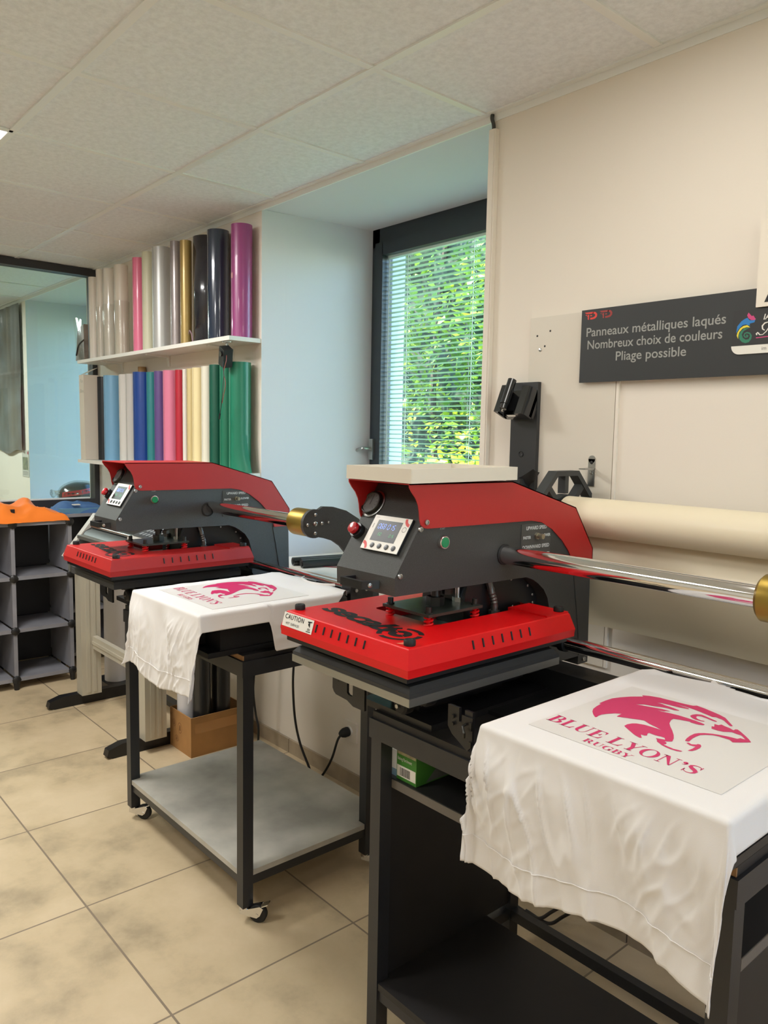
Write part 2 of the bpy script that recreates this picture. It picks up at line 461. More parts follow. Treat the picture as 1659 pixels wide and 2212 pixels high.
b.mesh(vs, [(j * (nx + 1) + i, j * (nx + 1) + i + 1, (j + 1) * (nx + 1) + i + 1, (j + 1) * (nx + 1) + i) for j in range(nz) for i in range(nx)])
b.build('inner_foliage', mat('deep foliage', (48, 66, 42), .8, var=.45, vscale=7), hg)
for k in range(5):
    b = MB(); x = -7.2 + k * .85; b.tube(smooth_pts([(x, 6.2, -.52), (x + .05, 6.25, .8), (x - .06, 6.3, 2.2), (x + .04, 6.35, 3.6)], 4), .035, 7); b.build('trunk', mat('bark', (70, 58, 46), .85, bump=.4, bscale=30), hg)

# partition of the next room
PX = -4.995
b = MB(); b.box(PX - .05, PX, YB, WY - .002, 0, .905); struct(b.build('wall_partition', mat('partition panel', (44, 47, 54), .5)))
b = MB(); b.box(PX - .06, PX + .02, YB, WY - .002, 2.372, CE - .004, .003, 1)
b.box(PX - .06, PX + .02, YB, WY - .002, .905, .978, .003, 1)
b.box(PX - .06, PX + .02, 1.868, WY - .002, .978, 2.372, .003, 1)
for y in (.25, -1.4): b.box(PX - .06, PX + .02, y - .03, y + .03, .978, 2.372, .003, 1)
wf = struct(b.build('window_3', M_part))
for (ya, yb) in ((.28, 1.868), (-1.37, .22), (YB, -1.43)):
    b = MB(); b.box(PX - .024, PX - .018, ya, yb, .978, 2.372); b.build('pane', glass_mat('partition glass', (240, 250, 248), .05), wf, smooth=False)
b = MB(); b.box(PX - .021, PX + .004, .25, 1.842, .978, .986, .001, 1); b.build('glazing_bead', M_tee, wf)

# ------------------------------------------------------------------ light
def led(x, y, p, label):
    t = thing('ceiling_light', (x, y, CE - .004), label, 'ceiling light', 'square led panels in the tiled ceiling')
    b = MB(); b.box(x - .29, x + .29, y - .29, y + .29, CE - .0045, CE - .001); b.build('diffuser', mat('led diffuser', (255, 250, 240), .6, emit=3.0), t, smooth=False)
    b = MB(); w = .012
    for q in ((-.3, .3, -.3, -.3 + w), (-.3, .3, .3 - w, .3), (-.3, -.3 + w, -.3, .3), (.3 - w, .3, -.3, .3)): b.box(x + q[0], x + q[1], y + q[2], y + q[3], CE - .008, CE - .001)
    b.build('frame', M_tee, t)
    ld = bpy.data.lights.new('lamp', 'AREA'); ld.shape = 'SQUARE'; ld.size = .56; ld.energy = p; ld.color = (1.0, .99, .965)
    lo = bpy.data.objects.new('lamp', ld); COL.objects.link(lo); lo.parent = t; lo.location = (0, 0, -.006)
    return t
LEDP = 23.0
led(-3.19, .532, LEDP * 1.7, 'square led ceiling panel, its bright corner showing at the left edge of the picture')
led(-.813, 1.132, LEDP * .22, 'square led ceiling panel above the camera side of the nearest press')
led(.966, .532, LEDP * .6, 'square led ceiling panel at the right end of the room')
led(-2.007, -.668, LEDP * .95, 'square led ceiling panel over the open floor at the far left')
led(.373, -1.268, LEDP * .3, 'square led ceiling panel over the open floor behind the camera')
led(-6.75, .532, LEDP * 2.4, 'square led ceiling panel in the next room behind the glass')

wd = bpy.data.worlds.new('sky'); SC.world = wd; wd.use_nodes = True
nt = wd.node_tree; bg = nt.nodes['Background']
sk = nt.nodes.new('ShaderNodeTexSky'); sk.sky_type = 'NISHITA'; sk.sun_disc = False; sk.sun_elevation = math.radians(48); sk.sun_rotation = math.radians(200); sk.air_density = 1.0; sk.dust_density = .25; sk.ozone_density = 2.5
tn = nt.nodes.new('ShaderNodeMixRGB'); tn.blend_type = 'MULTIPLY'; tn.inputs['Fac'].default_value = 1; tn.inputs[2].default_value = (.86, .96, 1.12, 1)
nt.links.new(sk.outputs[0], tn.inputs[1]); nt.links.new(tn.outputs[0], bg.inputs['Color']); bg.inputs["Strength"].default_value = 2.1
sl = bpy.data.lights.new('sun', 'SUN'); sl.energy = 32.0; sl.color = (1.0, .95, .85); sl.angle = .02
so = bpy.data.objects.new('sun', sl); COL.objects.link(so); so.rotation_euler = Vector((.35, .45, -.75)).to_track_quat('-Z', 'Y').to_euler(); so.location = (0, 0, 8)

SC.view_settings.view_transform = 'Standard'; SC.view_settings.look = 'None'; SC.view_settings.gamma = 1.0
SC.view_settings.exposure = 0.05; SC.view_settings.use_curve_mapping = False
SC.cycles.max_bounces = 10; SC.cycles.diffuse_bounces = 6; SC.cycles.transparent_max_bounces = 24; SC.cycles.sample_clamp_indirect = 6
try: SC.cycles.use_denoising = True
except Exception: pass
# ------------------------------------------------------------------ lettering with serifs for the printed shirts
def Rc(x0, y0, x1, y1): return [(x0, y0), (x1, y0), (x1, y1), (x0, y1)]
def ring(cx, cy, rx, ry, ix, iy, a0, a1, n=16, icx=None, icy=None):
    icx = cx if icx is None else icx; icy = cy if icy is None else icy; out = []
    for i in range(n):
        t0 = math.radians(a0 + (a1 - a0) * i / n); t1 = math.radians(a0 + (a1 - a0) * (i + 1) / n)
        out.append([(cx + rx * math.cos(t0), cy + ry * math.sin(t0)), (cx + rx * math.cos(t1), cy + ry * math.sin(t1)),
                    (icx + ix * math.cos(t1), icy + iy * math.sin(t1)), (icx + ix * math.cos(t0), icy + iy * math.sin(t0))])
    return out
def ribbon(pts, ws):
    out = []; L = []; k = len(pts)
    for i, p in enumerate(pts):
        a = pts[max(i - 1, 0)]; c = pts[min(i + 1, k - 1)]; d = Vector((c[0] - a[0], c[1] - a[1])); d.normalize()
        w = ws[i] / 2; L.append(((p[0] - d.y * w, p[1] + d.x * w), (p[0] + d.y * w, p[1] - d.x * w)))
    for i in range(k - 1): out.append([L[i][0], L[i + 1][0], L[i + 1][1], L[i][1]])
    return out
STEM = [Rc(.1, 0, .29, 1)]
GL = {
 'B': (.82, STEM + [Rc(0, 0, .4, .045), Rc(0, .955, .4, 1)] + ring(.38, .75, .30, .25, .12, .205, -90, 90) + ring(.38, .26, .38, .26, .18, .215, -90, 90)),
 'L': (.80, STEM + [Rc(0, .955, .42, 1), Rc(0, 0, .7, .045), [(.42, .04), (.66, .04), (.75, .33), (.71, .33), (.6, .1)]]),
 'U': (.92, [Rc(.1, .32, .29, 1), Rc(0, .955, .42, 1), Rc(.68, .32, .725, 1), Rc(.58, .955, .84, 1)] + ring(.4125, .33, .3125, .35, .195, .305, 180, 360, icx=.485)),
 'E': (.82, STEM + [Rc(0, .955, .66, 1), Rc(0, 0, .68, .045), Rc(.28, .48, .5, .525), Rc(.47, .37, .52, .63), [(.46, .96), (.68, .96), (.68, .7), (.645, .7), (.6, .88)], [(.48, .04), (.68, .04), (.73, .33), (.69, .33), (.62, .12)]]),
 'Y': (.86, [[(.06, 1), (.28, 1), (.52, .45), (.52, 0), (.33, 0), (.33, .42)], [(.73, 1), (.78, 1), (.53, .46), (.47, .46)], Rc(-.04, .955, .38, 1), Rc(.6, .955, .9, 1), Rc(.22, 0, .62, .045)]),
 'O': (.98, ring(.46, .5, .45, .52, .255, .475, 0, 360, 28)),
 'N': (.98, [Rc(.12, 0, .165, 1), Rc(.72, 0, .765, 1), [(.06, 1), (.3, 1), (.765, 0), (.68, 0)], Rc(0, 0, .28, .045), Rc(-.02, .955, .2, 1), Rc(.6, .955, .88, 1)]),
 'S': (.74, ribbon([(.60, .70), (.60, .80), (.52, .92), (.38, .975), (.22, .95), (.12, .84), (.14, .70), (.28, .58), (.44, .47), (.56, .34), (.56, .18), (.46, .06), (.30, .02), (.15, .08), (.06, .2), (.05, .32)],
                   [.02, .04, .045, .05, .08, .15, .19, .22, .22, .19, .14, .08, .05, .045, .04, .02]) + [[(.6, .98), (.64, .98), (.64, .66), (.58, .68)], [(.02, .02), (.06, .02), (.08, .34), (.02, .36)]]),
 "'": (.34, ring(.14, .9, .11, .11, .001, .001, 0, 360, 12) + ribbon([(.22, .9), (.23, .8), (.18, .7), (.08, .64)], [.1, .09, .06, .02])),
 'R': (.92, STEM + [Rc(0, 0, .4, .045), Rc(0, .955, .4, 1)] + ring(.38, .74, .32, .26, .13, .215, -90, 90) + [[(.34, .5), (.54, .5), (.84, .0), (.62, 0)], Rc(.6, 0, .92, .045)]),
 'G': (.96, ring(.46, .5, .45, .52, .25, .475, 38, 325, 24) + [Rc(.62, .04, .8, .44), Rc(.52, .42, .92, .465), [(.76, .96), (.8, .96), (.8, .66), (.76, .66)]]),
 ' ': (.34, [])}
def serif(mb, s, x, y, z, h, wtot, slope=0.0):
    tot = sum(GL[c][0] for c in s); k = wtot / (tot * h); cx = 0
    for c in s:
        w, ps = GL[c]
        for p in ps:
            mb.poly([(x + (cx + q[0]) * h * k, y + q[1] * h + slope * (cx * h * k), z) for q in p])
        cx += w

LION = [
 [(-131,-14),(-135,-15),(-136,8),(-135,28),(-129,45),(-119,65),(-104,84),(-110,88),(-98,97),(-79,104),(-77,103),(-51,106),(-33,108),(-20,111),(-16,117),(0,114),(17,109),(32,104),(46,97),(59,83),(72,69),(72,66),(69,65),(60,73),(51,82),(45,85),(40,85),(34,87),(30,83),(17,87),(3,91),(-11,94),(-24,95),(-36,95),(-46,96),(-34,93),(-18,91),(-16,87),(-23,85),(-33,82),(-43,81),(-53,80),(-63,78),(-70,73),(-56,74),(-59,72),(-43,72),(-24,68),(-23,65),(-31,61),(-42,61),(-52,58),(-65,51),(-79,46),(-90,35),(-75,39),(-57,46),(-43,51),(-46,49),(-31,51),(-37,44),(-38,41),(-49,37),(-30,37),(-40,37),(-26,41),(-12,43),(4,43),(20,42),(31,40),(39,37),(39,32),(32,28),(19,27),(16,30),(8,27),(-1,24),(-9,20),(-8,10),(-2,-6),(7,-19),(18,-33),(30,-50),(37,-63),(42,-77),(34,-86),(40,-90),(41,-95),(39,-99),(47,-101),(58,-103),(66,-101),(72,-100),(71,-104),(67,-107),(56,-108),(46,-106),(39,-104),(33,-100),(26,-96),(24,-91),(18,-85),(26,-81),(31,-79),(26,-72),(20,-72),(12,-74),(-1,-73),(-1,-78),(3,-86),(1,-89),(-6,-90),(3,-102),(0,-104),(-11,-100),(-28,-89),(-44,-78),(-45,-67),(-42,-57),(-37,-51),(-25,-46),(-10,-45),(5,-45),(-7,-40),(-23,-35),(-36,-28),(-44,-31),(-56,-38),(-77,-49),(-79,-30),(-88,-38),(-95,-51),(-99,-62),(-99,-71),(-97,-79),(-99,-81),(-109,-72),(-118,-61),(-125,-48),(-129,-31)],
 [(2,57),(2,65),(5,74),(13,79),(23,76),(35,72),(45,69),(45,65),(38,65),(27,68),(16,70),(11,66),(12,59),(18,53),(25,51),(31,53),(31,49),(23,47),(16,47),(8,51)],
 [(50,39),(54,40),(48,53),(55,53),(57,60),(64,57),(73,55),(82,50),(82,57),(85,59),(94,52),(105,42),(116,31),(124,21),(113,6),(105,-3),(97,4),(87,4),(78,4),(70,1),(62,-7),(57,-15),(56,-26),(56,-38),(59,-54),(58,-57),(53,-57),(50,-46),(48,-31),(48,-17),(51,-9),(57,-1),(67,7),(78,12),(90,16),(103,18),(105,25),(113,25),(105,34),(100,38),(92,38),(84,40),(74,30),(66,28),(55,28)],
 [(59,-64),(61,-60),(67,-63),(73,-58),(73,-54),(77,-53),(81,-58),(83,-66),(83,-79),(81,-88),(76,-92),(76,-88),(77,-79),(76,-66),(73,-68),(67,-69)]]

# ------------------------------------------------------------------ double station heat presses
HOOD_SIDE = [(1.073,1.321),(1.0735,1.314),(1.081,1.303),(1.092,1.291),(1.0995,1.277),(1.103,1.263),(1.105,1.245),(1.109,1.234),(1.117,1.228),(1.127,1.226),(1.266,1.2245),(1.422,1.223),(1.474,1.2225),(1.513,1.216),(1.554,1.197),(1.597,1.166),(1.624,1.139),(1.640,1.118),(1.654,1.09),(1.662,1.068),(1.733,1.068),(1.732,1.135),(1.650,1.246),(1.399,1.3185)]
BODY_SIDE = [(1.042,1.091),(1.041,1.129),(1.158,1.309),(1.40,1.312),(1.645,1.241),(1.727,1.132),(1.729,1.05),(1.7345,.83),(1.692,.83),(1.692,.853),(1.60,.853),(1.565,.90),(1.563,.985),(1.551,1.025),(1.534,1.049),(1.511,1.066),(1.490,1.078),(1.465,1.0865)]
def press(B, H, label, silver, hot):
    """B: offset of the base with its platens, H: offset of the sliding head"""
    t = thing('heat_press', (-.96 + B[0], 1.30 + B[1], .797 + B[2]), label, 'heat press', 'double station heat presses on black trolleys')
    bx = lambda: MB(B)
    hd = lambda: MB(H)
    # ---- base
    b = bx()
    b.box(-1.37, -.45, 1.515, 1.60, .797, .86, .004, 2)            # rear beam
    b.box(-1.35, -1.12, 1.12, 1.52, .797, .812, .002, 1); b.box(-.80, -.47, 1.02, 1.52, .797, .812, .002, 1)
    b.box(-1.13, -.79, 1.30, 1.52, .797, .806, .002, 1)
    b.build('base_frame', M_black, t)
    b = bx()  # closed sheet metal box under the right platen
    b.box(-.79, -.475, 1.06, 1.52, .812, .90, .004, 2); b.box(-.70, -.56, 1.035, 1.06, .815, .885, .003, 1)
    b.build('support_box', M_black, t)
    b = bx()  # open support under the left platen
    b.box(-1.33, -1.16, 1.13, 1.47, .84, .897, .004, 2); b.box(-1.29, -1.20, 1.16, 1.44, .81, .84, .003, 1)
    b.box(-1.43, -1.09, 1.20, 1.24, .878, .898, .003, 1); b.box(-1.43, -1.09, 1.40, 1.44, .878, .898, .003, 1)
    b.build('support_box', M_black, t)
    # bracket plates with slot, bolts and knobs
    for (y, x0, x1) in ((1.075, -1.03, -.965),):
        b = bx(); b.prism([(x0, .895), (x0, .852), (x0 + .012, .838), (x1 - .012, .838 if x0 < -1.2 else .815), (x1, .85 if x0 < -1.2 else .83), (x1, .895), (x1 - .02, .895), (x1 - .02, .868), (x1 - .05 if x0 < -1.2 else x1 - .035, .868), (x1 - .05 if x0 < -1.2 else x1 - .035, .895)], 'y', y, y + .006, .001, 1)
        br = b.build('bracket', M_black, t)
        b = bx()
        for q in (.86, .875): b.cyl((x0 + .016, y - .005, q), (x0 + .016, y, q), .004, n=6)
        b.build('bolt', M_dsteel, br)
    b = bx(); b.prism([(-1.418, .897), (-1.418, .824), (-1.413, .816), (-1.405, .811), (-1.363, .808), (-1.340, .799), (-1.30, .799), (-1.30, .897), (-1.342, .897), (-1.342, .824), (-1.346, .821), (-1.358, .822), (-1.363, .826), (-1.363, .897)], 'y', 1.085, 1.091, .001, 1); br = b.build('bracket', M_black, t)
    for z in (.868, .856, .846):
        b = bx(); b.cyl((-1.395, 1.0845, z), (-1.395, 1.086, z), .0035 if z > .85 else .0025, n=12); b.build('bracket_hole', M_hole, br)
    for (x, y, z, r) in ((-1.255, 1.13, .868, .017), (-1.185, 1.118, .845, .021), (-1.12, 1.125, .872, .014), (-.66, 1.03, .862, .016)):
        b = bx(); b.lathe([(0, -.032), (r * .8, -.032), (r, -.027), (r, -.006), (r * .7, 0), (0, 0)], (x, y, z), (0, 1, 0), 16); k = b.build('adjusting_knob', M_rubber, t)
        b = bx(); b.cyl((x, y - .04, z), (x, y - .03, z), .005, n=6); b.build('stud', M_steel, k)
    b = bx(); b.box(-.99, -.962, 1.072, 1.076, .835, .885, .001, 1); lk = b.build('latch_plate', M_blackp, t)
    b = bx(); b.tube([(-.978, 1.07, .87), (-.978, 1.062, .868), (-.97, 1.058, .858), (-.972, 1.06, .848)], .0028, 7); b.box(-.966, -.960, 1.066, 1.07, .862, .878); b.box(-.966, -.960, 1.066, 1.07, .828, .84); b.build('latch_hook', M_dsteel, lk)
    # platens
    for i, (x0, x1, y0, y1) in enumerate(((-1.452, -1.055, .993, 1.468), (-.838, -.428, .972, 1.472))):
        m = M_alu if (silver and i == 0) else M_pad
        b = bx(); b.box(x0, x1, y0, y1, .897, .9135, .004, 2); p = b.build('lower_platen', m, t)
        b = bx(); e = .012
        b.box(x0 + .001, x1 - .001, y0 + .001, y1 - .001, .9135, .9215, .003, 2)
        vs = []
        for (g, z) in ((.002, .9215), (e, .9335)):
            vs += [(x0 + g, y0 + g, z), (x1 - g, y0 + g, z), (x1 - g, y1 - g, z), (x0 + g, y1 - g, z)]
        b.mesh(vs, [(4, 5, 6, 7)] + [(k, (k + 1) % 4, (k + 1) % 4 + 4, k + 4) for k in range(4)])
        b.build('silicone_pad', M_pad, p)
    if not silver:
        b = bx(); b.box(-1.470, -1.4525, .990, 1.030, .900, .9275, .001, 1); b.build('corner_bracket', M_alu, t)
    # lower rail
    b = bx(); b.cyl((-1.44, 1.53, .931), (-.487, 1.53, .931), .0165, n=28); b.build('lower_rail', M_chrome, t)
    for xx in (-1.44, -1.095):
        b = bx(); b.cyl((xx, 1.53, .931), (xx + .016, 1.53, .931), .0215, n=28, bev=.002); b.build('rail_sleeve', M_rubber, t)
    b = bx(); b.cyl((-.497, 1.53, .931), (-.486, 1.53, .931), .021, n=28, bev=.001); b.build('rail_ring', M_gold, t)
    for xx in (-.486,):
        b = bx(); b.box(xx, xx + .045, 1.495, 1.585, .86, .962, .004, 2); e_ = b.build('rail_bracket', M_black, t)
        b = bx()
        for (y, z) in ((1.515, .935), (1.525, .945), (1.555, .935)): b.cyl((xx + .045, y, z), (xx + .05, y, z), .0055, n=10, bev=.0008)
        for (x, z) in ((xx + .014, .925), (xx + .034, .93)): b.cyl((x, 1.49, z), (x, 1.4955, z), .0055, n=10, bev=.0008)
        b.build('screw', M_steel, e_)
    # upper rail with collar and curved end plate
    b = bx(); b.cyl((-1.43, 1.38, 1.149), (-.565, 1.38, 1.149), .0208, n=36); b.build('upper_rail', M_chrome, t)
    for sx, x0, x1 in ((1, -.572, -.487), (-1, -1.495, -1.43)):
        b = bx(); b.lathe([(0, 0), (.036, 0), (.042, .006), (.042, .079), (.039, .085), (0, .085)], (x0, 1.38, 1.149), (1, 0, 0), 40); b.build('collar', M_gold, t)
        xp = -.487 if sx > 0 else -1.507
        out = [(1.338, 1.149)] + [(1.38 + .044 * math.cos(math.radians(a)), 1.149 + .044 * math.sin(math.radians(a))) for a in range(170, 70, -14)] + [(1.41, 1.2), (1.45, 1.197), (1.50, 1.183), (1.55, 1.155), (1.59, 1.115), (1.62, 1.06), (1.635, 1.0), (1.64, .93), (1.64, .862), (1.545, .862), (1.543, .93), (1.535, .985), (1.515, 1.035), (1.48, 1.073), (1.45, 1.092), (1.42, 1.1015)] + [(1.38 + .044 * math.cos(math.radians(a)), 1.149 + .044 * math.sin(math.radians(a))) for a in range(-72, -175, -14)]
        b = bx(); b.prism(out, 'x', xp, xp + .012, .0015, 1); ep = b.build('end_plate', M_body, t)
        b = bx()
        for (y, z, r) in ((1.38, 1.149, .0075), (1.352, 1.147, .0055), (1.405, 1.149, .0055), (1.38, 1.176, .0055), (1.38, 1.120, .0055), (1.43, 1.151, .004)):
            b.lathe([(0, 0), (r, 0), (r, .004), (r * .55, .006), (r * .5, .003), (0, .003)], (xp + .012, y, z), (1, 0, 0), 12)
        b.build('screw', M_steel, ep)
    # ---- head
    XA, XB = -1.350, -1.157
    b = hd(); b.prism(BODY_SIDE, 'x', XA, XB, .0025, 2); body = b.build('head_body', M_body, t, sharp=25)
    b = hd(); b.prism([(1.30, 1.089), (1.29, 1.06), (1.285, 1.0), (1.285, .965), (1.585, .965), (1.585, 1.0), (1.555, 1.06), (1.48, 1.095)], 'x', XA + .02, XB - .035); b.build('inner_guard', M_blackp, body)
    b = hd()
    for (y, z) in ((1.45, 1.078), (1.515, 1.055), (1.535, 1.03), (1.537, 1.01), (1.46, 1.01), (1.51, 1.0)): b.sphere((XB - .034, y, z), .0038, (.5, 1, 1), 8)
    b.build('rivet', M_steel, body)
    b = hd()  # column seam
    b.tube([(XB + .0004, y, z) for y, z in ((1.655, 1.075), (1.664, 1.03), (1.676, .97), (1.686, .91), (1.692, .855))], .0011, 5); b.build('seam', M_ink, body)
    b = hd()
    b.lathe([(0, 0), (.006, 0), (.006, .003), (.003, .004), (.003, .002), (0, .002)], (XB + .001, 1.715, .842), (1, 0, 0), 12); b.build('screw', M_steel, body)
    b = hd()  # dark lever knob at the back of the column
    b.cyl((-1.20, 1.733, 1.09), (-1.20, 1.757, 1.09), .006); b.lathe([(0, 0), (.017, 0), (.02, .005), (.02, .015), (.016, .021), (0, .022)], (-1.20, 1.752, 1.09), (0, 1, 0), 20); b.build('regulator_knob', M_blackp, body)
    # hood
    b = hd(); th = .0025
    b.prism(HOOD_SIDE, 'x', XB + .0005, XB + .0005 + th); b.prism(HOOD_SIDE, 'x', XA - .0005 - th, XA - .0005)
    top = [(1.073, 1.321), (1.399, 1.3185), (1.650, 1.246), (1.732, 1.135), (1.733, 1.068)]
    for i in range(len(top) - 1):
        (ya, za), (yb, zb) = top[i], top[i + 1]; d = Vector((yb - ya, zb - za)).normalized(); n_ = Vector((-d.y, d.x)) * th
        b.prism([(ya, za), (yb, zb), (yb - n_.x, zb - n_.y), (ya - n_.x, za - n_.y)], 'x', XA - .003, XB + .003)
    b.build('hood', M_red, t, sharp=25)
    for (y, z) in ((1.124, 1.2395), (1.109, 1.2255), (1.054, 1.1325)):
        b = hd(); b.lathe([(0, 0), (.0062, 0), (.0055, .003), (.003, .0036), (.0028, .0015), (0, .0015)], (XB + .001 + (.003 if z > 1.23 else 0), y, z), (1, 0, 0), 14); b.build('screw', M_steel, body)
    # frame of the slope for everything on it
    tv = Vector((0, .5452, .8383)); nv = Vector((0, -.8383, .5452)); p0 = Vector((0, 1.041, 1.129)); xv = Vector((1, 0, 0))
    SF = Matrix((xv, tv, nv)).transposed().to_4x4()
    def sl(x, s, n=0.0):
        return Vector((x, 0, 0)) + p0 + tv * s + nv * n
    def slbox(b, x0, x1, s0, s1, n0, n1, bev=0):
        b.box(x0, x1, s0, s1, n0, n1, bev, 2, Matrix.Translation(p0) @ SF)
    # control panel
    b = hd(); slbox(b, -1.296, -1.177, .049, .133, .0004, .006, .001); cp = b.build('control_panel', M_blackp, t)
    b = hd(); slbox(b, -1.2955, -1.1775, .0495, .1325, .006, .0072, .0006); b.build('panel_plate', M_label, cp)
    b = hd(); slbox(b, -1.278, -1.2005, .0715, .1215, .0072, .0076); b.build('screen', mat('lcd screen', (26, 31, 30), .35, spec=.3), cp, smooth=False)
    b = hd()
    for x in (-1.262, -1.239, -1.216, -1.194): b.lathe([(0, 0), (.0062, 0), (.0058, .0016), (0, .002)], sl(x, .0605, .0072), nv, 16)
    b.build('panel_button', M_blackp, cp)
    # digits made of seven segments
    SEG = {'0': 'abcdef', '1': 'bc', '5': 'acdfg', '6': 'acdefg', '8': 'abcdefg'}
    def digits(s, x, y, h, gap=.0026):
        b = hd(); w = h * .5; k = h * .09
        for c in s:
            if c == ' ': x += w * .9; continue
            for g in SEG[c]:
                x0, y0, x1, y1 = {'a': (0, h, w, h), 'g': (0, h / 2, w, h / 2), 'd': (0, 0, w, 0), 'f': (0, h / 2, 0, h), 'b': (w, h / 2, w, h), 'e': (0, 0, 0, h / 2), 'c': (w, 0, w, h / 2)}[g]
                a0 = sl(x + x0 + y0 * .12 + (k if x0 != x1 else -k * .5), y + y0 + (k * .8 if y0 != y1 else -k * .5), .0079); a1 = sl(x + x1 + y1 * .12 - (k if x0 != x1 else -k * .5), y + y1 - (k * .8 if y0 != y1 else -k * .5), .0079)
                if x0 != x1: a0 = sl(x + x0 + y0 * .12 + k, y + y0 - k / 2, .0079); a1 = sl(x + x1 + y0 * .12 - k, y + y0 + k / 2, .0079); q = [a0, sl(x + x1 + y0 * .12 - k, y + y0 - k / 2, .0079), a1, sl(x + x0 + y0 * .12 + k, y + y0 + k / 2, .0079)]
                else: q = [sl(x + x0 + y0 * .12 - k / 2, y + y0 + k, .0079), sl(x + x0 + y0 * .12 + k / 2, y + y0 + k, .0079), sl(x + x1 + y1 * .12 + k / 2, y + y1 - k, .0079), sl(x + x1 + y1 * .12 - k / 2, y + y1 - k, .0079)]
                b.poly(q)
            x += w + gap
        return b
    digits('068 015', -1.270, .101, .0115).build('readout', mat('blue digits', (120, 150, 255), .4, emit=1.5), cp, smooth=False)
    digits('150', -1.264, .0845, .0068, .0016).build('readout', mat('green digits', (60, 190, 110), .4, emit=.6), cp, smooth=False)
    digits('015', -1.224, .0835, .0068, .0016).build('readout', MATS['green digits'], cp, smooth=False)
    b = hd()
    for (cx, cy, a0, a1) in ((-1.2955, .0495, 5, 85), (-1.1775, .1325, 185, 265)):
        b = hd()
        for q in ring(cx, cy, .0195, .0195, .0125, .0125, a0, a1, 10): b.poly([sl(p[0], p[1], .0074) for p in q])
        b.build('red_arc', mat('red panel ink', (210, 48, 42), .5), cp, smooth=False)
    b = hd()
    for (cx, cy) in ((-1.188, .106),):
        for q in ring(cx, cy, .0065, .0065, .0052, .0052, 0, 360, 16): b.poly([sl(p[0], p[1], .0074) for p in q])
    for q in ([(-1.2885, .101), (-1.2865, .101), (-1.2865, .112), (-1.2885, .112)],): b.poly([sl(p[0], p[1], .0074) for p in q])
    b.build('panel_mark', mat('grey panel ink', (120, 116, 110), .5), cp, smooth=False)
    for i, (s, xx, m) in enumerate((('secabo', -1.291, M_ink),)):
        text('panel_lettering', s, .0042, sl(xx, .1265, .0070), xv, tv, m, cp, off=H)
    text('panel_lettering', 'RESET', .0036, sl(-1.2005, .0515, .0070), xv, tv, M_ink, cp, off=H)
    text('panel_lettering', 'OK', .0036, sl(-1.2415, .0515, .0070), xv, tv, M_ink, cp, off=H)
    # gauge
    b = hd(); gc = sl(-1.329, .160)
    b.lathe([(0, 0), (.0335, 0), (.0335, .003), (.029, .004), (0, .004)], gc, nv, 40); ga = b.build('pressure_gauge', M_steel, t)
    b = hd(); b.lathe([(.029, .004), (.029, .010), (.0275, .0125), (.0250, .013), (.0238, .011)], gc, nv, 40); b.build('bezel', M_dsteel, ga)
    b = hd(); b.lathe([(0, .0100), (.0242, .0100), (.0242, .0104), (0, .0104)], gc, nv, 32); b.build('dial', mat('grey dial', (104, 104, 104), .6, spec=.2), ga, smooth=False)
    b = hd()
    for k in range(11):
        a = math.radians(225 - 27 * k); ca, sa = math.cos(a), math.sin(a)
        b.poly([gc + xv * (ca * r + sa * w) + tv * (sa * r - ca * w) + nv * .0108 for r, w in ((.016, -.0005), (.016, .0005), (.021, .0005), (.021, -.0005))])
    b.poly([gc + xv * q[0] + tv * q[1] + nv * .0112 for q in ((-.001, -.006), (.001, -.006), (.0008, .016), (-.0004, .016))])
    b.build('needle', M_ink, ga, smooth=False)
    # emergency stop
    b = hd(); ec = sl(-1.333, .088); b.lathe([(0, 0), (.0175, 0), (.0175, .008), (.0165, .012), (0, .012)], ec, nv, 28); es = b.build('emergency_stop', M_blackp, t)
    b = hd(); b.lathe([(.008, .012), (.011, .013), (.0135, .016), (.0138, .021), (.0125, .0245), (.006, .026), (0, .026)], ec, nv, 28); b.build('red_button', mat('red button', (170, 16, 30), .22, coat=.5), es)
    # front handle
    b = hd(); zc = 1.109
    prof = [(-1.292, 1.041), (-1.292, 1.0065), (-1.289, 1.0035), (-1.219, 1.0035), (-1.216, 1.0065), (-1.204, 1.041), (-1.215, 1.041), (-1.223, 1.0125), (-1.283, 1.0125), (-1.283, 1.041)]
    b.prism(prof, 'z', zc - .0085, zc + .0085, .0015, 2); ha = b.build('front_handle', M_blackp, t)
    b = hd(); b.lathe([(0, 0), (.005, 0), (.005, .002), (.0025, .0028), (.002, .001), (0, .001)], (-1.2105, 1.02, zc), (.94, -.33, 0), 12); b.build('screw', M_steel, ha)
    # green start button
    b = hd(); b.lathe([(0, 0), (.0142, 0), (.0142, .0095), (.0132, .011), (.0118, .011), (.0112, .0098), (0, .0098)], (XB + .0005, 1.1735, 1.194), (1, 0, 0), 36); sb = b.build('start_button', M_chrome, t)
    b = hd(); b.lathe([(0, .0102), (.0108, .0102), (.0108, .0112), (.0095, .0122), (0, .0124)], (XB + .0005, 1.1735, 1.194), (1, 0, 0), 30); b.build('green_cap', mat('green button', (18, 132, 82), .35), sb)
    text('button_lettering', 'START', .0052, (XB + .001, 1.1665, 1.221), (0, 1, 0), (0, 0, 1), M_greytxt, sb, off=H)
    # speed plate
    b = hd(); b.box(XB + .0002, XB + .0012, 1.439, 1.552, 1.121, 1.2145, .0004, 1); sp = b.build('speed_plate', mat('charcoal label', (70, 70, 68), .4), t)
    xo = XB + .0013; RY = (0, 1, 0); UZ = (0, 0, 1)
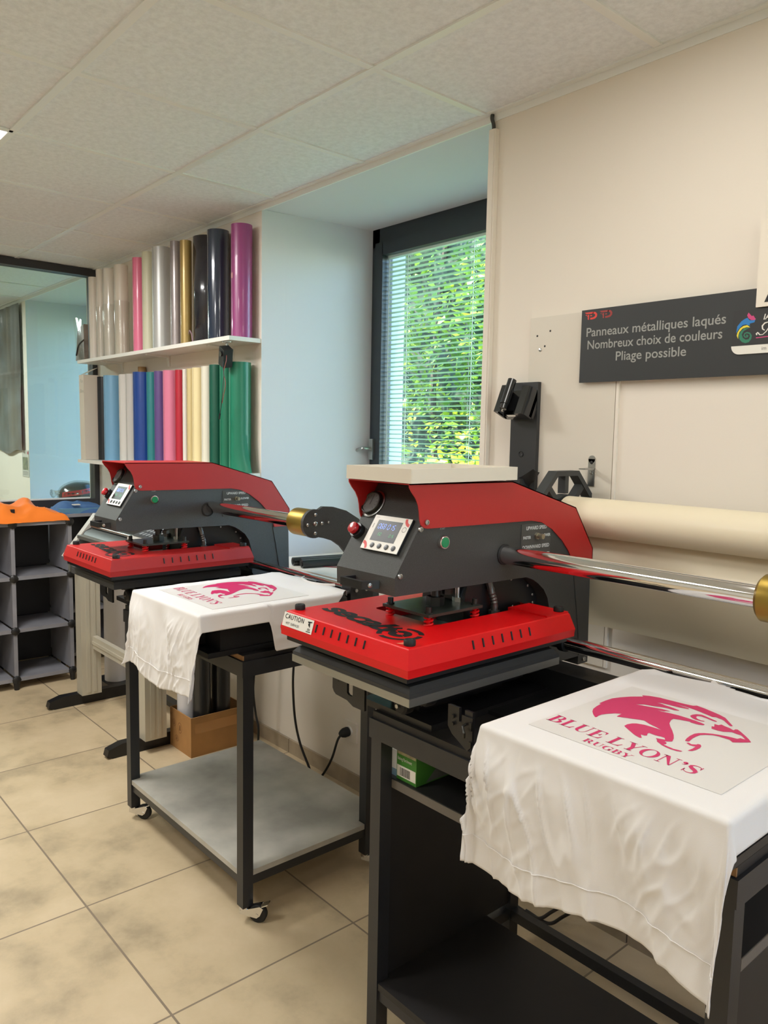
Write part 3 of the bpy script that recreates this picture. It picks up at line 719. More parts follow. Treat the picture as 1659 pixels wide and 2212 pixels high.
    for (s, sz, y, z) in (('UPWARD SPEED', .0118, 1.4955, 1.2005), ('FASTER', .0095, 1.460, 1.179), ('SLOWER', .0095, 1.5325, 1.181), ('DOWNWARD SPEED', .0118, 1.4955, 1.155), ('SLOWER', .0095, 1.5325, 1.1355)):
        text('plate_lettering', s, sz, (xo, y, z), RY, UZ, mat('bright lettering', (200, 202, 200), .5), sp, align='CENTER', off=H, sx=.92, offset=.0003)
    for z in (1.1845, 1.1395):
        b = hd(); b.hexnut((xo, 1.4955, z), (xo + .006, 1.4955, z), .0085); b.cyl((xo + .006, 1.4955, z), (xo + .011, 1.4955, z), .0055, n=14); b.lathe([(0, 0), (.0062, 0), (.0066, .003), (.0062, .010), (0, .0105)], (xo + .011, 1.4955, z), (1, 0, 0), 14); b.build('speed_valve', mat('nickel valve', (176, 170, 150), .3, .9), sp)
    # sleeve where the upper rail leaves the body
    b = hd(); b.lathe([(.0208, 0), (.0245, 0), (.0245, .003), (.0228, .004), (.0208, .004)], (XB, 1.38, 1.149), (1, 0, 0), 36); b.build('rail_sleeve', M_rubber, t)
    # ---- heating plate and its red cover
    x0, x1, y0, y1 = -1.467, -1.036, .970, 1.499
    b = hd(); b.box(x0 + .013, x1 - .013, y0 + .010, y1 - .014, .949, .975, .003, 2); hp = b.build('heating_plate', M_blackp, t)
    b = hd()
    cm = M_redhot
    def rect(g, z, g2=None): g2 = g if g2 is None else g2; return [(x0 + g, y0 + g2, z), (x1 - g, y0 + g2, z), (x1 - g, y1 - g, z), (x0 + g, y1 - g, z)]
    rows = [rect(.0015, .962), rect(.0015, .969), rect(.0, .979), rect(.0105, 1.0145), rect(.0125, 1.0165)]
    vs = [p for r in rows for p in r]
    fs = []
    for k in range(len(rows) - 1):
        for i in range(4): fs.append((k * 4 + i, k * 4 + (i + 1) % 4, k * 4 + 4 + (i + 1) % 4, k * 4 + 4 + i))
    v = b.mesh(vs, fs[:0] + fs)
    # top with a keyhole opening running to the rear edge
    zt = 1.0165; q = [(p[0], p[1]) for p in rows[-1]]
    op = [(-1.163, 1.4865), (-1.163, 1.415), (-1.150, 1.405), (-1.150, 1.168), (-1.154, 1.159), (-1.164, 1.156), (-1.345, 1.156), (-1.355, 1.162), (-1.357, 1.172), (-1.357, 1.405), (-1.342, 1.415), (-1.342, 1.4865)]
    loop = [q[0], q[1], q[2], op[0], *op[1:-1], op[-1], q[3]]
    b.poly([(p[0], p[1], zt) for p in loop])
    n = len(op)
    for i in range(n - 1): b.poly([(op[i][0], op[i][1], zt), (op[i + 1][0], op[i + 1][1], zt), (op[i + 1][0], op[i + 1][1], .985), (op[i][0], op[i][1], .985)])
    co = b.build('heat_cover', cm if hot else M_red, t, sharp=20)
    b = hd(); b.box(-1.38, -1.12, 1.13, 1.49, .9755, .986); b.build('inner_plate', mat('greenish zinc plate', (88, 108, 100), .35, .75, bump=.2, bscale=60), hp)
    # raised rear corners
    for xa_, xb_ in ((-1.163, -1.0490), (-1.454, -1.342)):
        b = hd(); b.prism([(xa_, 1.408), (xb_, 1.408), (xb_, 1.4865), (xa_, 1.4865)], 'z', zt - .004, zt + .0035, .002, 2); b.build('rear_lip', cm if hot else M_red, co)
    for (x, y) in ((-1.446, 1.010), (-1.068, 1.003), (-1.064, 1.470), (-1.44, 1.470)):
        b = hd(); b.lathe([(0, 0), (.0115, 0), (.012, .002), (.012, .0095), (.0105, .012), (.006, .012), (.0045, .0105), (0, .0105)], (x, y, zt + (.003 if y > 1.4 else 0)), (0, 0, 1), 20); b.build('cover_knob', M_rubber, co)
    # vent slots
    b = hd()
    sn = Vector((0, -.0355, .0105)).normalized()
    def slot_front(x, z): 
        g = (z - .979) / .0355 * .0105
        return Vector((x, y0 + g - .0006, z))
    for k in range(7):
        xx = -1.335 + k * .0272
        b.tube([slot_front(xx, .991), slot_front(xx + .0004, 1.0075)], .0021, 8)
    for k in range(7):
        yy = 1.155 + k * .0302; gg = lambda z: (z - .979) / .0355 * .0105
        b.tube([(x1 - gg(.989) + .0006, yy, .989), (x1 - gg(1.0065) + .0006, yy, 1.0065)], .0021, 8)
    b.build('vent_slot', M_hole, co)
    # cut out brand lettering with the ring around the o
    tx = text('cut_lettering', 'secab', .088, (0, 0, zt + .0004), (1, 0, 0), (0, 1, 0), M_hole, co, off=H, shear=.3, offset=.0032, spacing=.92)
    vx = [v.co.x for v in tx.data.vertices]; a_, k_ = min(vx), .258 / (max(vx) - min(vx)); vy = [v.co.y for v in tx.data.vertices]; by_ = min(vy)
    ox_ = -1.424 + H[0] - ORG[co.name].x; oy_ = 1.050 + H[1] - ORG[co.name].y
    for v in tx.data.vertices:
        u_ = (v.co.x - a_) * k_; v.co.x = ox_ + u_; v.co.y = oy_ + (v.co.y - by_) * .92 - .10 * u_
    b = hd(); cx, cy = -1.143, 1.046
    for (ro, ri, a0, a1) in ((.052, .040, 40, 115), (.052, .040, 128, 235), (.052, .040, 250, 385), (.0265, .0085, -25, 150), (.0265, .0085, 160, 330)):
        for qd in ring(cx, cy, ro, ro * .9, ri, ri * .9, a0, a1, 16): b.poly([(p[0], p[1], zt + .0005) for p in qd])
    b.build('cut_ring', M_hole, co, smooth=False)
    b = hd(); b.poly([(-1.093, .990, zt + .0005), (-1.070, .998, zt + .0005), (-1.090, 1.012, zt + .0005)]); b.build('warning_triangle', mat('faded triangle', (222, 120, 96), .5), co, smooth=False)
    # spring plate
    b = hd(); b.box(-1.295, -1.147, 1.130, 1.300, 1.036, 1.042, .001, 1); spl = b.build('spring_plate', mat('spring plate', (78, 88, 82), .3, .7, bump=.15, bscale=80), t)
    for (x, y) in ((-1.283, 1.143), (-1.160, 1.143), (-1.160, 1.288), (-1.283, 1.288)):
        b = hd(); z = 1.042; b.cyl((x, y, z), (x, y, z + .0145), .0066, n=18, bev=.001); b.cyl((x, y, z), (x, y, z + .003), .009, n=6); b.build('cap_screw', M_dsteel, spl)
        b = hd(); pts = [(x + .0085 * math.cos(2 * PI * k / 14), y + .0085 * math.sin(2 * PI * k / 14), .987 + .049 * k / 84) for k in range(85)]; b.tube(pts, .0026, 6); b.cyl((x, y, .985), (x, y, 1.037), .005, n=10); b.build('spring', M_redhot, spl)
    b = hd(); b.cyl((-1.213, 1.215, 1.042), (-1.213, 1.215, 1.10), .0105, n=20); b.cyl((-1.213, 1.215, 1.076), (-1.213, 1.215, 1.10), .0135, n=20); b.hexnut((-1.213, 1.215, 1.042), (-1.213, 1.215, 1.062), .0205); b.hexnut((-1.195, 1.235, 1.068), (-1.195, 1.235, 1.08), .0125); b.build('piston_rod', M_dsteel, t)
    b = hd(); b.cyl((-1.211, 1.285, 1.042), (-1.211, 1.285, 1.095), .0058, n=16); b.hexnut((-1.211, 1.285, 1.042), (-1.211, 1.285, 1.052), .0125); b.build('guide_rod', M_steel, t)
    b = hd(); hp_ = smooth_pts([(-1.175, 1.372, .99), (-1.175, 1.372, 1.03), (-1.180, 1.366, 1.06), (-1.19, 1.36, 1.10)], 8)
    k = 0; pts = []
    b.tube(hp_, [.0092 if i % 2 else .0078 for i in range(len(hp_))], 10); b.hexnut((-1.175, 1.372, .985), (-1.175, 1.372, 1.016), .0135); b.build('cable_conduit', mat('corrugated conduit', (98, 94, 90), .35, .7), t)
    return t, co
B2 = (-1.410, -.012, 0.0); H2 = (-1.365, -.026, -.010)
p1_, cov1 = press((0, 0, 0), (0, 0, 0), 'nearest heat press, silver edged lower platen, white tray lying on its red hood', True, True)
p2_, cov2 = press(B2, H2, 'farther heat press with bare red hood in front of the coloured vinyl rolls', False, False)
# caution sticker on the near press
b = MB()
def sfp(x, z, n=.0012):
    g = (z - .979) / .0355 * .0105
    return (x, .970 + g - n, z)
b.poly([sfp(-1.461, .9835), sfp(-1.347, .9835), sfp(-1.347, 1.0135), sfp(-1.461, 1.0135)])
st = b.build('caution_sticker', M_label, cov1, smooth=False)
un = Vector((0, .0105, .0355)).normalized()
text('sticker_lettering', 'CAUTION', .0150, sfp(-1.455, 1.0005), (1, 0, 0), un, M_ink, st, ext=.0004, spacing=1.15, sx=.98, offset=.0002)
text('sticker_lettering', 'HOT  SURFACES', .0078, sfp(-1.448, .9885), (1, 0, 0), un, M_ink, st, ext=.0004, sx=.92)
b = MB()
for q in ([(-1.368, 1.0085), (-1.352, 1.0095), (-1.352, 1.0075), (-1.366, 1.0055)], [(-1.362, 1.007), (-1.359, 1.007), (-1.357, .997), (-1.360, .997)], [(-1.368, .9865), (-1.352, .9865), (-1.352, .988), (-1.368, .988)], [(-1.364, .9895), (-1.3625, .9895), (-1.3625, .9945), (-1.364, .9945)], [(-1.3605, .9895), (-1.359, .9895), (-1.359, .9945), (-1.3605, .9945)], [(-1.357, .9895), (-1.3555, .9895), (-1.3555, .9945), (-1.357, .9945)], [(-1.3655, 1.0035), (-1.3625, 1.0055), (-1.360, 1.000), (-1.3625, .999)]):
    b.poly([sfp(x, z, .0017) for x, z in q])
b.build('sticker_pictogram', M_ink, st, smooth=False)
# ------------------------------------------------------------------ trolleys
M_tube = mat('black square tube', (38, 39, 42), .4, bump=.05, bscale=300)
M_grey_board = mat('worn grey board', (188, 184, 174), .6, var=.22, vscale=5)
M_black_board = mat('black melamine board', (38, 36, 36), .55, var=.2, vscale=4)
M_edge = mat('raw board edge', (104, 98, 90), .7, bump=.2, bscale=200)
M_rawwood = mat('raw wood edge', (150, 112, 70), .7)
def trolley(x0, x1, y0, y1, label, shelf_mat, side_panels, casters=True, shelf_back=None, off=(0, 0, 0)):
    t = thing('trolley', ((x0 + x1) / 2, (y0 + y1) / 2, 0), label, 'trolley', 'black steel trolleys under the presses')
    w = .034
    zl = .046 if casters else .008
    for (x, y) in ((x0, y0), (x1 - w, y0), (x0, y1 - w), (x1 - w, y1 - w)):
        b = MB(); b.box(x, x + w, y, y + w, zl, .735, .002, 1); b.build('leg', M_tube, t)
        cx, cy = x + w / 2, y + w / 2
        if not casters:
            b = MB(); b.cyl((cx, cy, 0), (cx, cy, .0078), .015, n=20, bev=.001); b.build('foot_pad', M_rubber, t); continue
        b = MB(); b.cyl((cx, cy, zl - .014), (cx, cy, zl), .0165, n=18, bev=.002); b.cyl((cx, cy, zl - .02), (cx, cy, zl - .012), .012, n=14)
        a = math.radians(38); dx, dy = math.cos(a), math.sin(a); wx, wy = cx + .041 * dx, cy + .041 * dy
        nx, ny = -dy, dx
        for s in (-1, 1):
            q = []
            for (u, z) in ((-.012, zl - .010), (.012, zl - .004), (.050, zl + .008), (.060, zl + .002), (.050, .026), (.040, .018), (.010, zl - .024), (-.012, zl - .02)):
                q.append(Vector((cx + dx * u + nx * s * .0125, cy + dy * u + ny * s * .0125, z)))
            q2 = [p + Vector((nx, ny, 0)) * s * .002 for p in q]; k = len(q)
            b.mesh(q + q2, [tuple(range(k)), tuple(range(k, 2 * k))] + [(i, (i + 1) % k, (i + 1) % k + k, i + k) for i in range(k)])
        b.cyl((wx - nx * .016, wy - ny * .016, .027), (wx + nx * .016, wy + ny * .016, .027), .005, n=10)
        b.box(-.012, .012, -.012, .012, -.0015, .0015, 0, 1, Matrix.Translation((cx + dx * .062, cy + dy * .062, zl + .010)) @ Matrix.Rotation(a, 4, 'Z') @ Matrix.Rotation(math.radians(-25), 4, 'Y'))
        c = b.build('caster', M_chrome, t)
        b = MB(); b.lathe([(0, -.009), (.018, -.009), (.024, -.0085), (.027, -.006), (.027, .006), (.024, .0085), (.018, .009), (0, .009)], (wx, wy, .027), (nx, ny, 0), 28); b.build('wheel', M_rubber, c)
    for (xa, xb, ya, yb) in ((x0 - .004, x1 + .004, y0 - .004, y0 + w), (x0 - .004, x1 + .004, y1 - w, y1 + .004)):
        b = MB(); b.box(xa, xb, ya, yb, .735, .780, .002, 1); b.build('top_rail', M_tube, t)
    for xa in (x0 - .004, x1 - w):
        b = MB(); b.box(xa, xa + w + .004, y0 + w, y1 - w, .735, .780, .002, 1); b.build('top_rail', M_tube, t)
    for (xa, xb, ya, yb) in ((x0 + w, x1 - w, y0 + .006, y0 + w - .004), (x0 + w, x1 - w, y1 - w + .004, y1 - .006)):
        b = MB(); b.box(xa, xb, ya, yb, .108, .136, .0015, 1); b.build('lower_rail', M_tube, t)
    for xa in (x0 + .006, x1 - w + .004):
        b = MB(); b.box(xa, xa + w - .01, y0 + w, y1 - w, .108, .136, .0015, 1); b.build('lower_rail', M_tube, t)
    b = MB(); sb = shelf_back or (y1 - .002)
    b.prism([(x0 + .036, y0 + .002), (x1 - .036, y0 + .002), (x1 - .036, y0 + .036), (x1 - .003, y0 + .036), *([(x1 - .003, sb), (x0 + .003, sb)] if sb < y1 else [(x1 - .003, y1 - .036), (x1 - .036, y1 - .036), (x1 - .036, y1 + .002), (x1 - .003, y1 + .002), (x1 - .003, sb), (x0 + .003, sb), (x0 + .003, y1 + .002), (x0 + .036, y1 + .002), (x0 + .036, y1 - .036), (x0 + .003, y1 - .036)]), (x0 + .003, y0 + .036), (x0 + .036, y0 + .036)], 'z', .1365, .153, .0008, 1)
    b.build('shelf', shelf_mat, t)
    b = MB(); b.box(x0 + .002, x1 - .002, y0 + .002, y1 - .002, .7805, .7965, .001, 1); tb = b.build('top_board', M_black_board, t)
    b = MB(); b.box(x1 - .075, x1 - .0015, y0 + .0005, y0 + .004, .782, .7955); b.build('chipped_edge', M_rawwood, tb)
    if side_panels:
        for xa in (x0 + .010, x1 - .026):
            b = MB(); b.box(xa, xa + .016, y0 + .036, y1 - .036, .154, .615); b.build('side_panel', M_black_board, t)
        b = MB(); b.box(x0 + .002, x1 - .002, y0 + .0365, y1 - .0365, .6155, .638, .0008, 1); sh = b.build('middle_shelf', M_black_board, t)
        b = MB(); b.box(x0 + .003, x1 - .003, y0 + .0345, y0 + .0365, .617, .6365); b.build('edge_band', M_edge, sh)
        b = MB(); b.box(x1 - .0025, x1 - .0005, y0 + .037, y1 - .037, .617, .6365); b.build('edge_band', M_edge, sh)
    return t
trolley(-2.668, -1.850, 1.100, 1.592, 'black wheeled steel trolley with a worn grey lower shelf, standing in the middle', M_grey_board, False, shelf_back=1.665)
trolley(-1.300, -.468, 1.108, 1.620, 'nearest black steel work table with dark side panels and dark shelves', M_black_board, True, casters=False, shelf_back=1.50)

# ------------------------------------------------------------------ shirts lying on the right hand platens
def shirt(dx, dy, label, seed, sleeve, ox=0.0):
    X0, X1, Y0, Y1, ZT = -.840 + dx, -.424 + dx, .966 + dy, 1.478 + dy, .9372
    t = thing('t_shirt', ((X0 + X1) / 2, (Y0 + Y1) / 2, ZT), label, 't-shirt', 'white printed shirts laid on the presses')
    U0, U1 = X0 - .058, X1 + .050
    V0, V1 = Y0 - .236, Y1 + .022
    nu, nv_ = 150, 190
    rho = .0075
    def sstep(a, b_, x):
        x = max(0, min(1, (x - a) / (b_ - a))); return x * x * (3 - 2 * x)
    def pos(fu, fv):
        v = V0 + (V1 - V0) * fv
        # sleeve makes the side overhang grow toward the shoulders
        ext = 0
        if sleeve:
            ext = .085 * sstep(Y0 + .205, Y0 + .225, v) * (1 - sstep(Y0 + .37, Y0 + .45, v))
        u0 = U0 - (.03 * sstep(Y0 + .24, Y0 + .28, v) * (1 - sstep(Y0 + .40, Y0 + .47, v))); u1 = U1 + ext
        # shoulders narrow towards the neck
        sh = sstep(Y1 - .10, Y1 + .02, v)
        u0 += .085 * sh; u1 -= .085 * sh
        # hem waves
        u = u0 + (u1 - u0) * fu
        vv = v
        if fv < .3:
            hv = .012 * noise.noise(Vector((u * 6, seed, 0))) + .012 * math.sin(u * 14 + seed) - .004 * sstep(U1 - .14, U1, u)
            vv = v + hv * (1 - fv / .3)
        du = (u - X1) if u > X1 else ((u - X0) if u < X0 else 0)
        dv = (vv - Y0) if vv < Y0 else ((vv - Y1) if vv > Y1 else 0)
        r = math.hypot(du, dv)
        bx_, by_ = max(X0, min(X1, u)), max(Y0, min(Y1, vv))
        n1 = noise.noise(Vector((u * 7 + seed, vv * 7, seed * 3)))
        if r < 1e-6:
            z = 0; back = sstep(Y0 + .40, Y1, vv)
            z += back * .006 * (n1 + .5) * (1 if (abs(u - (X0 + X1) / 2) > .0) else 1)
            edge = min(u - X0, X1 - u); z += .003 * sstep(.05, 0, edge) * max(0, noise.noise(Vector((u * 20, vv * 14, seed))))
            return Vector((u, vv, ZT + max(0, z) + .0005))
        ux, uy = du / r, dv / r
        q = rho * PI / 2
        if r < q: ph = r / rho; h = rho * math.sin(ph); d = rho * (1 - math.cos(ph))
        else:
            fl = .05 + .10 * abs(ux * uy) * 2; h = rho + (r - q) * fl; d = rho + (r - q) * math.sqrt(1 - fl * fl)
        k = sstep(.006, .085, r)
        # folds: long diagonal creases plus crumple
        s1 = (u + .42 * dv) * 15 + 1.2 * noise.noise(Vector((u * 3, vv * 3, seed)))
        fold = .0055 * math.sin(s1 * 1.7 + seed) + .0035 * math.sin(s1 * 3.3 + 1.7 * seed)
        cre = noise.noise(Vector(((u + .35 * dv) * 26, dv * 7, seed + 4.0)))
        fold += .0130 * max(0, 1 - abs(cre) * 4.5) * (.35 + .9 * max(-.3, noise.noise(Vector((u * 5, vv * 5, seed + 9)))))
        cr2 = noise.noise(Vector(((u - .5 * dv) * 34, (dv + .4 * u) * 12, seed + 14.0)))
        fold += .0055 * max(0, 1 - abs(cr2) * 4.0) * max(0, .3 + noise.noise(Vector((u * 7, vv * 6, seed + 31))))
        fold += .010 * noise.noise(Vector((u * 6, dv * 4, seed + 20)))
        h += (fold * (.25 + .75 * abs(uy)) + .006) * k
        if dv < 0: h = max(h, rho * min(1, r / q) * .9)
        return Vector((bx_ + ux * h, by_ + uy * h, ZT - d))
    def jpos(i, j):
        return pos(i / nu, j / nv_)
    V = [jpos(i, j) for j in range(nv_ + 1) for i in range(nu + 1)]
    b = MB(); W = nu + 1
    # neckline cut out at the back edge
    nk = Vector(((X0 + X1) / 2 + .015, Y1 + .034, 0))
    F = []
    for j in range(nv_):
        for i in range(nu):
            c = V[j * W + i]
            if ((c.x - nk.x) / .085) ** 2 + ((c.y - nk.y) / .052) ** 2 < 1: continue
            F.append((j * W + i, j * W + i + 1, (j + 1) * W + i + 1, (j + 1) * W + i))
    b.mesh(V, F)
    bmesh.ops.delete(b.bm, geom=[v for v in b.bm.verts if not v.link_faces], context='VERTS')
    body = b.build('body', M_cotton, t, sharp=180)
    so_ = body.modifiers.new('thickness', 'SOLIDIFY'); so_.thickness = .0014; so_.offset = -1
    # stitched hem
    b = MB(); pts = []
    for i in range(2, nu - 1):
        p = pos(i / nu, .062); o_ = Vector((0, -.0016, 0)); pts.append(p + o_)
    b.tube(pts, .0009, 5); b.build('hem_stitch', M_cotton, t)
    # ribbed collar
    b = MB(); pts = []
    for k in range(0, 29):
        a = PI + PI * k / 28; pts.append((nk.x + .088 * math.cos(a), nk.y - .006 + .054 * math.sin(a) * 1.0, ZT + .0035))
    pts = [p for p in pts if p[1] < Y1 + .02]
    b.tube(pts, .0055, 8, flat=.45); b.build('collar', M_cotton, t)
    # film and print
    fx0, fx1, fy0, fy1 = X0 + .049, X1 - .036, Y0 + .056, Y0 + .376
    b = MB(); b.box(fx0, fx1, fy0, fy1, ZT + .0008, ZT + .0015); b.build('carrier_film', M_film, t, smooth=False)
    zz = ZT + .0019
    for pl in LION:
        b = MB(); b.poly([(-.640 + dx + ox + p[0] / 1000, 1.22 + dy + p[1] / 1000, zz) for p in pl]); b.build('printed_lion', M_pink, t, smooth=False)
    b = MB(); serif(b, "BLUE LYON'S", -.786 + dx + ox, 1.063 + dy, zz, .0335, .274, -.045); b.build('printed_name', M_pink, t, smooth=False)
    b = MB(); serif(b, "RUGBY", -.692 + dx + ox, 1.0315 + dy, zz, .0155, .086, -.045); b.build('printed_word', M_pink, t, smooth=False)
    return t
shirt(0, 0, 'nearest white t-shirt with magenta lion print, hanging over the dark trolley front', 3.0, False)
shirt(-1.405, -.008, 'farther white t-shirt with magenta lion print, draped over the middle trolley', 8.0, True)

# tray on the near press
t = thing('tray', (-1.244, 1.23, 1.3225), 'shallow white rectangular tray lying on the red hood of the nearest press', 'tray')
M_tray = mat('white tray', (216, 209, 195), .5)
b = MB(); x0, x1, y0, y1, z0, z1 = -1.349, -1.139, 1.064, 1.396, 1.3225, 1.352
b.box(x0, x1, y0, y1, z0, z0 + .003, .0008, 1); b.build('tray_base', M_tray, t)
for q in ((x0, x1, y0, y0 + .0035), (x0, x1, y1 - .0035, y1), (x0, x0 + .0035, y0 + .0036, y1 - .0036), (x1 - .0035, x1, y0 + .0036, y1 - .0036)):
    b = MB(); b.box(*q, z0 + .003, z1, .0008, 1); b.build('tray_side', M_tray, t)

# ------------------------------------------------------------------ box on the middle shelf of the near trolley
t = thing('parchment_box', (-1.245, 1.30, .638), 'green and white baking parchment box on the shelf of the nearest trolley', 'box')
M_green = mat('green card', (62, 124, 44), .5)
x0, x1, y0, y1, z0, z1 = -1.262, -1.197, 1.153, 1.47, .6385, .7335
b = MB(); b.box(x0, x1, y0, y1, z0, z1, .0008, 1); b.build('carton', M_green, t)
b = MB(); b.box(x0 + .002, x1 - .002, y0 - .0006, y0, z0 + .008, z0 + .034); e = b.build('barcode_panel', M_label, t, smooth=False)
b = MB(); xx = x0 + .012; rn = random.Random(4)
while xx < x1 - .018:
    w = rn.choice([.0006, .001, .0016]); b.box(xx, xx + w, y0 - .001, y0 - .0006, z0 + .011, z0 + .030); xx += w + rn.choice([.0008, .0014, .002])
b.build('barcode', M_ink, e, smooth=False)
b = MB(); b.box(x0 + .002, x1 - .002, y0 - .0006, y0, z0 + .060, z1 - .002); e = b.build('picture_panel', mat('pale picture', (186, 178, 140), .5, var=.3, vscale=40), t, smooth=False)
text('box_lettering', 'Baking Parchment', .0105, (x0 + .004, y0 - .0009, z0 + .047), (1, 0, 0), (0, 0, 1), M_label, t, sx=.62)
b = MB(); b.poly([(x1 + .0006, y0 + .03, z0 + .003), (x1 + .0006, y1 - .01, z0 + .003), (x1 + .0006, y1 - .01, z0 + .075), (x1 + .0006, y0 + .10, z0 + .062)]); b.build('grey_panel', mat('grey card', (96, 100, 96), .5), t, smooth=False)
t = thing('parchment_box', (-1.288, 1.25, .638), 'small white box with blue base tucked beside the green parchment box', 'box')
b = MB(); b.box(-1.292, -1.266, 1.158, 1.40, .6385, .655); b.build('box_base', mat('blue card', (120, 150, 168), .5), t)
b = MB(); b.box(-1.292, -1.266, 1.158, 1.40, .6552, .70, .001, 1); b.build('box_lid', M_label, t)

# ------------------------------------------------------------------ cables and outlet
t = thing('power_outlet', (-2.352, WY, .235), 'white wall outlet with a plugged black power plug above the skirting', 'outlet')
b = MB(); b.box(-2.392, -2.312, WY - .010, WY - .0005, .19, .272, .003, 2); b.build('cover_plate', M_wall, t)
b = MB(); b.lathe([(.021, 0), (.021, .004), (.019, .006), (.0, .006)], (-2.355, WY - .010, .232), (0, -1, 0), 24); b.build('socket_ring', M_white, t)
t = thing('power_plug', (-2.355, WY - .03, .232), 'black plug with cable going down from the white wall outlet', 'plug')
b = MB(); b.lathe([(0, 0), (.018, 0), (.0195, .004), (.0195, .02), (.015, .032), (.009, .04), (0, .041)], (-2.355, WY - .0165, .232), (-.1, -1, -.12), 24); b.build('plug_body', M_rubber, t)
b = MB(); b.tube(smooth_pts([(-2.357, WY - .05, .224), (-2.36, WY - .066, .205), (-2.372, WY - .085, .13), (-2.41, WY - .10, .055), (-2.45, WY - .11, .012), (-2.50, WY - .12, .0055), (-2.58, WY - .14, .0055)], 8), .0048, 8); b.build('cable', M_cable, t)
for nm, lab, pts in (
    ('power_cable', 'black cable hanging behind the middle trolley near the cardboard box', [(-2.90, 1.74, .86), (-2.90, 1.76, .74), (-2.893, 1.78, .55), (-2.895, 1.78, .387), (-2.906, 1.78, .278), (-2.887, 1.78, .178), (-2.863, 1.78, .121), (-2.863, 1.78, .05), (-2.85, 1.78, .0055), (-2.75, 1.78, .0055)]),
    ('power_cable', 'black cable curving down the white wall left of the outlet', [(-2.46, 1.66, .82), (-2.52, 1.74, .74), (-2.55, 1.76, .62), (-2.56, 1.76, .50), (-2.566, 1.76, .392), (-2.551, 1.76, .26), (-2.513, 1.76, .164), (-2.447, 1.76, .081), (-2.40, 1.76, .02), (-2.36, 1.755, .0055), (-2.28, 1.74, .0055)]),
    ('power_cable', 'black cable loop hanging low behind the nearest trolley under the shirt', [(-1.02, 1.70, .72), (-1.05, 1.72, .5), (-1.0, 1.74, .30), (-.86, 1.75, .21), (-.72, 1.75, .205), (-.6, 1.74, .26), (-.52, 1.72, .42), (-.5, 1.70, .7)]),
    ('power_cable', 'black cable dropping straight to the floor behind the nearest trolley', [(-.80, 1.76, .6), (-.79, 1.77, .3), (-.785, 1.775, .15), (-.79, 1.775, .04), (-.76, 1.77, .0055), (-.66, 1.76, .0055)]),
    ('power_cable', 'pair of black cables crossing behind the back rail of the nearest trolley', [(-1.06, 1.74, .42), (-1.12, 1.76, .26), (-1.19, 1.77, .14), (-1.27, 1.78, .05), (-1.32, 1.78, .0055), (-1.4, 1.78, .0055)])):
    b = MB(); b.tube(smooth_pts(pts, 8), .005, 8)
    if 'pair' in lab: b.tube(smooth_pts([(p[0] + .035, p[1] + .005, p[2] if p[2] < .006 else p[2]) for p in pts], 8), .005, 8)
    rebase(tag(b.build(nm, M_cable), lab, 'cable'))
# trunking in the corner beside the recess, with a cable end above it
t = thing('cable_trunking', (-1.685, WY - .01, 1.2), 'white plastic cable trunking running up the window corner', 'trunking')
b = MB(); b.box(-1.694, -1.668, WY - .018, WY - .0005, .063, 2.365, .002, 1); b.build('channel', M_wall, t)
b = MB(); b.box(-1.6935, -1.673, WY - .020, WY - .0185, .063, 2.365, .0006, 1); b.build('cover_strip', M_wall, t)
b = MB(); b.tube(smooth_pts([(-1.694, WY - .006, 2.415), (-1.690, WY - .012, 2.40), (-1.682, WY - .013, 2.38), (-1.680, WY - .012, 2.355)], 6), .006, 8); b.build('cable_end', mat('dark grey cable', (62, 62, 60), .6), t)

# ------------------------------------------------------------------ wall objects on the right
M_acr = mat('pale acrylic', (214, 207, 194), .3, coat=.15)
t = thing('acrylic_panel', (-1.365, WY - .004, .77), 'pale rectangular acrylic panel screwed to the wall beneath the black sign', 'panel')
b = MB(); b.box(-1.514, -1.212, WY - .0075, WY - .0001, .772, 1.776, .001, 1); b.build('sheet', M_acr, t)
for (px, pz) in ((-1.487, 1.722), (-1.440, 1.733), (-1.458, 1.690)):
    b = MB(); b.sphere((px, WY - .0076, pz), .0032, (1, .35, 1), 10); b.build('screw_hole', M_ink, t)
b = MB(); b.lathe([(0, 0), (.0055, 0), (.005, .002), (.0, .003)], (-1.474, WY - .0075, 1.680), (0, -1, 0), 14); b.build('screw', M_steel, t)
t = thing('batten', (-1.203, WY - .008, .77), 'narrow pale vertical strip along the right edge of the acrylic panel', 'strip')
b = MB(); b.box(-1.2095, -1.201, WY - .008, WY - .0001, .772, 1.62, .001, 1); b.build('strip', M_wall, t)

def wl(p, n=0): return (p[0], WY - .021 - n, p[1])
t = thing('sign', (-.95, WY - .02, 1.576), 'black metal sign with grey French lettering about lacquered panels on the white wall', 'sign')
b = MB(); b.box(-1.3225, -.56, WY - .021, WY - .017, 1.5765, 1.7775, .0008, 1); sg = b.build('sign_panel', mat('satin black panel', (40, 42, 43), .45, bump=.04, bscale=500), t)
b = MB(); b.box(-1.19, -.60, WY - .017, WY - .0005, 1.60, 1.62); b.box(-1.19, -.60, WY - .017, WY - .0005, 1.735, 1.755); b.build('standoff', M_lam, t)
XR_ = (1, 0, 0); UZ_ = (0, 0, 1)
sgt = mat('sign lettering', (150, 151, 146), .5)
for s, x0, x1, z in (('Panneaux métalliques laqués', -1.304, -.907, 1.7035), ('Nombreux choix de couleurs', -1.299, -.914, 1.6685), ('Pliage possible', -1.207, -1.005, 1.6325)):
    o = text('sign_lettering', s, .0345, (x0, WY - .0213, z), XR_, UZ_, sgt, t, offset=.0003)
    xs_ = [v.co.x for v in o.data.vertices]; a0 = min(xs_); k = (x1 - x0) / (max(xs_) - a0)
    for v in o.data.vertices: v.co.x = (x0 - ORG[t.name].x) + (v.co.x - a0) * k
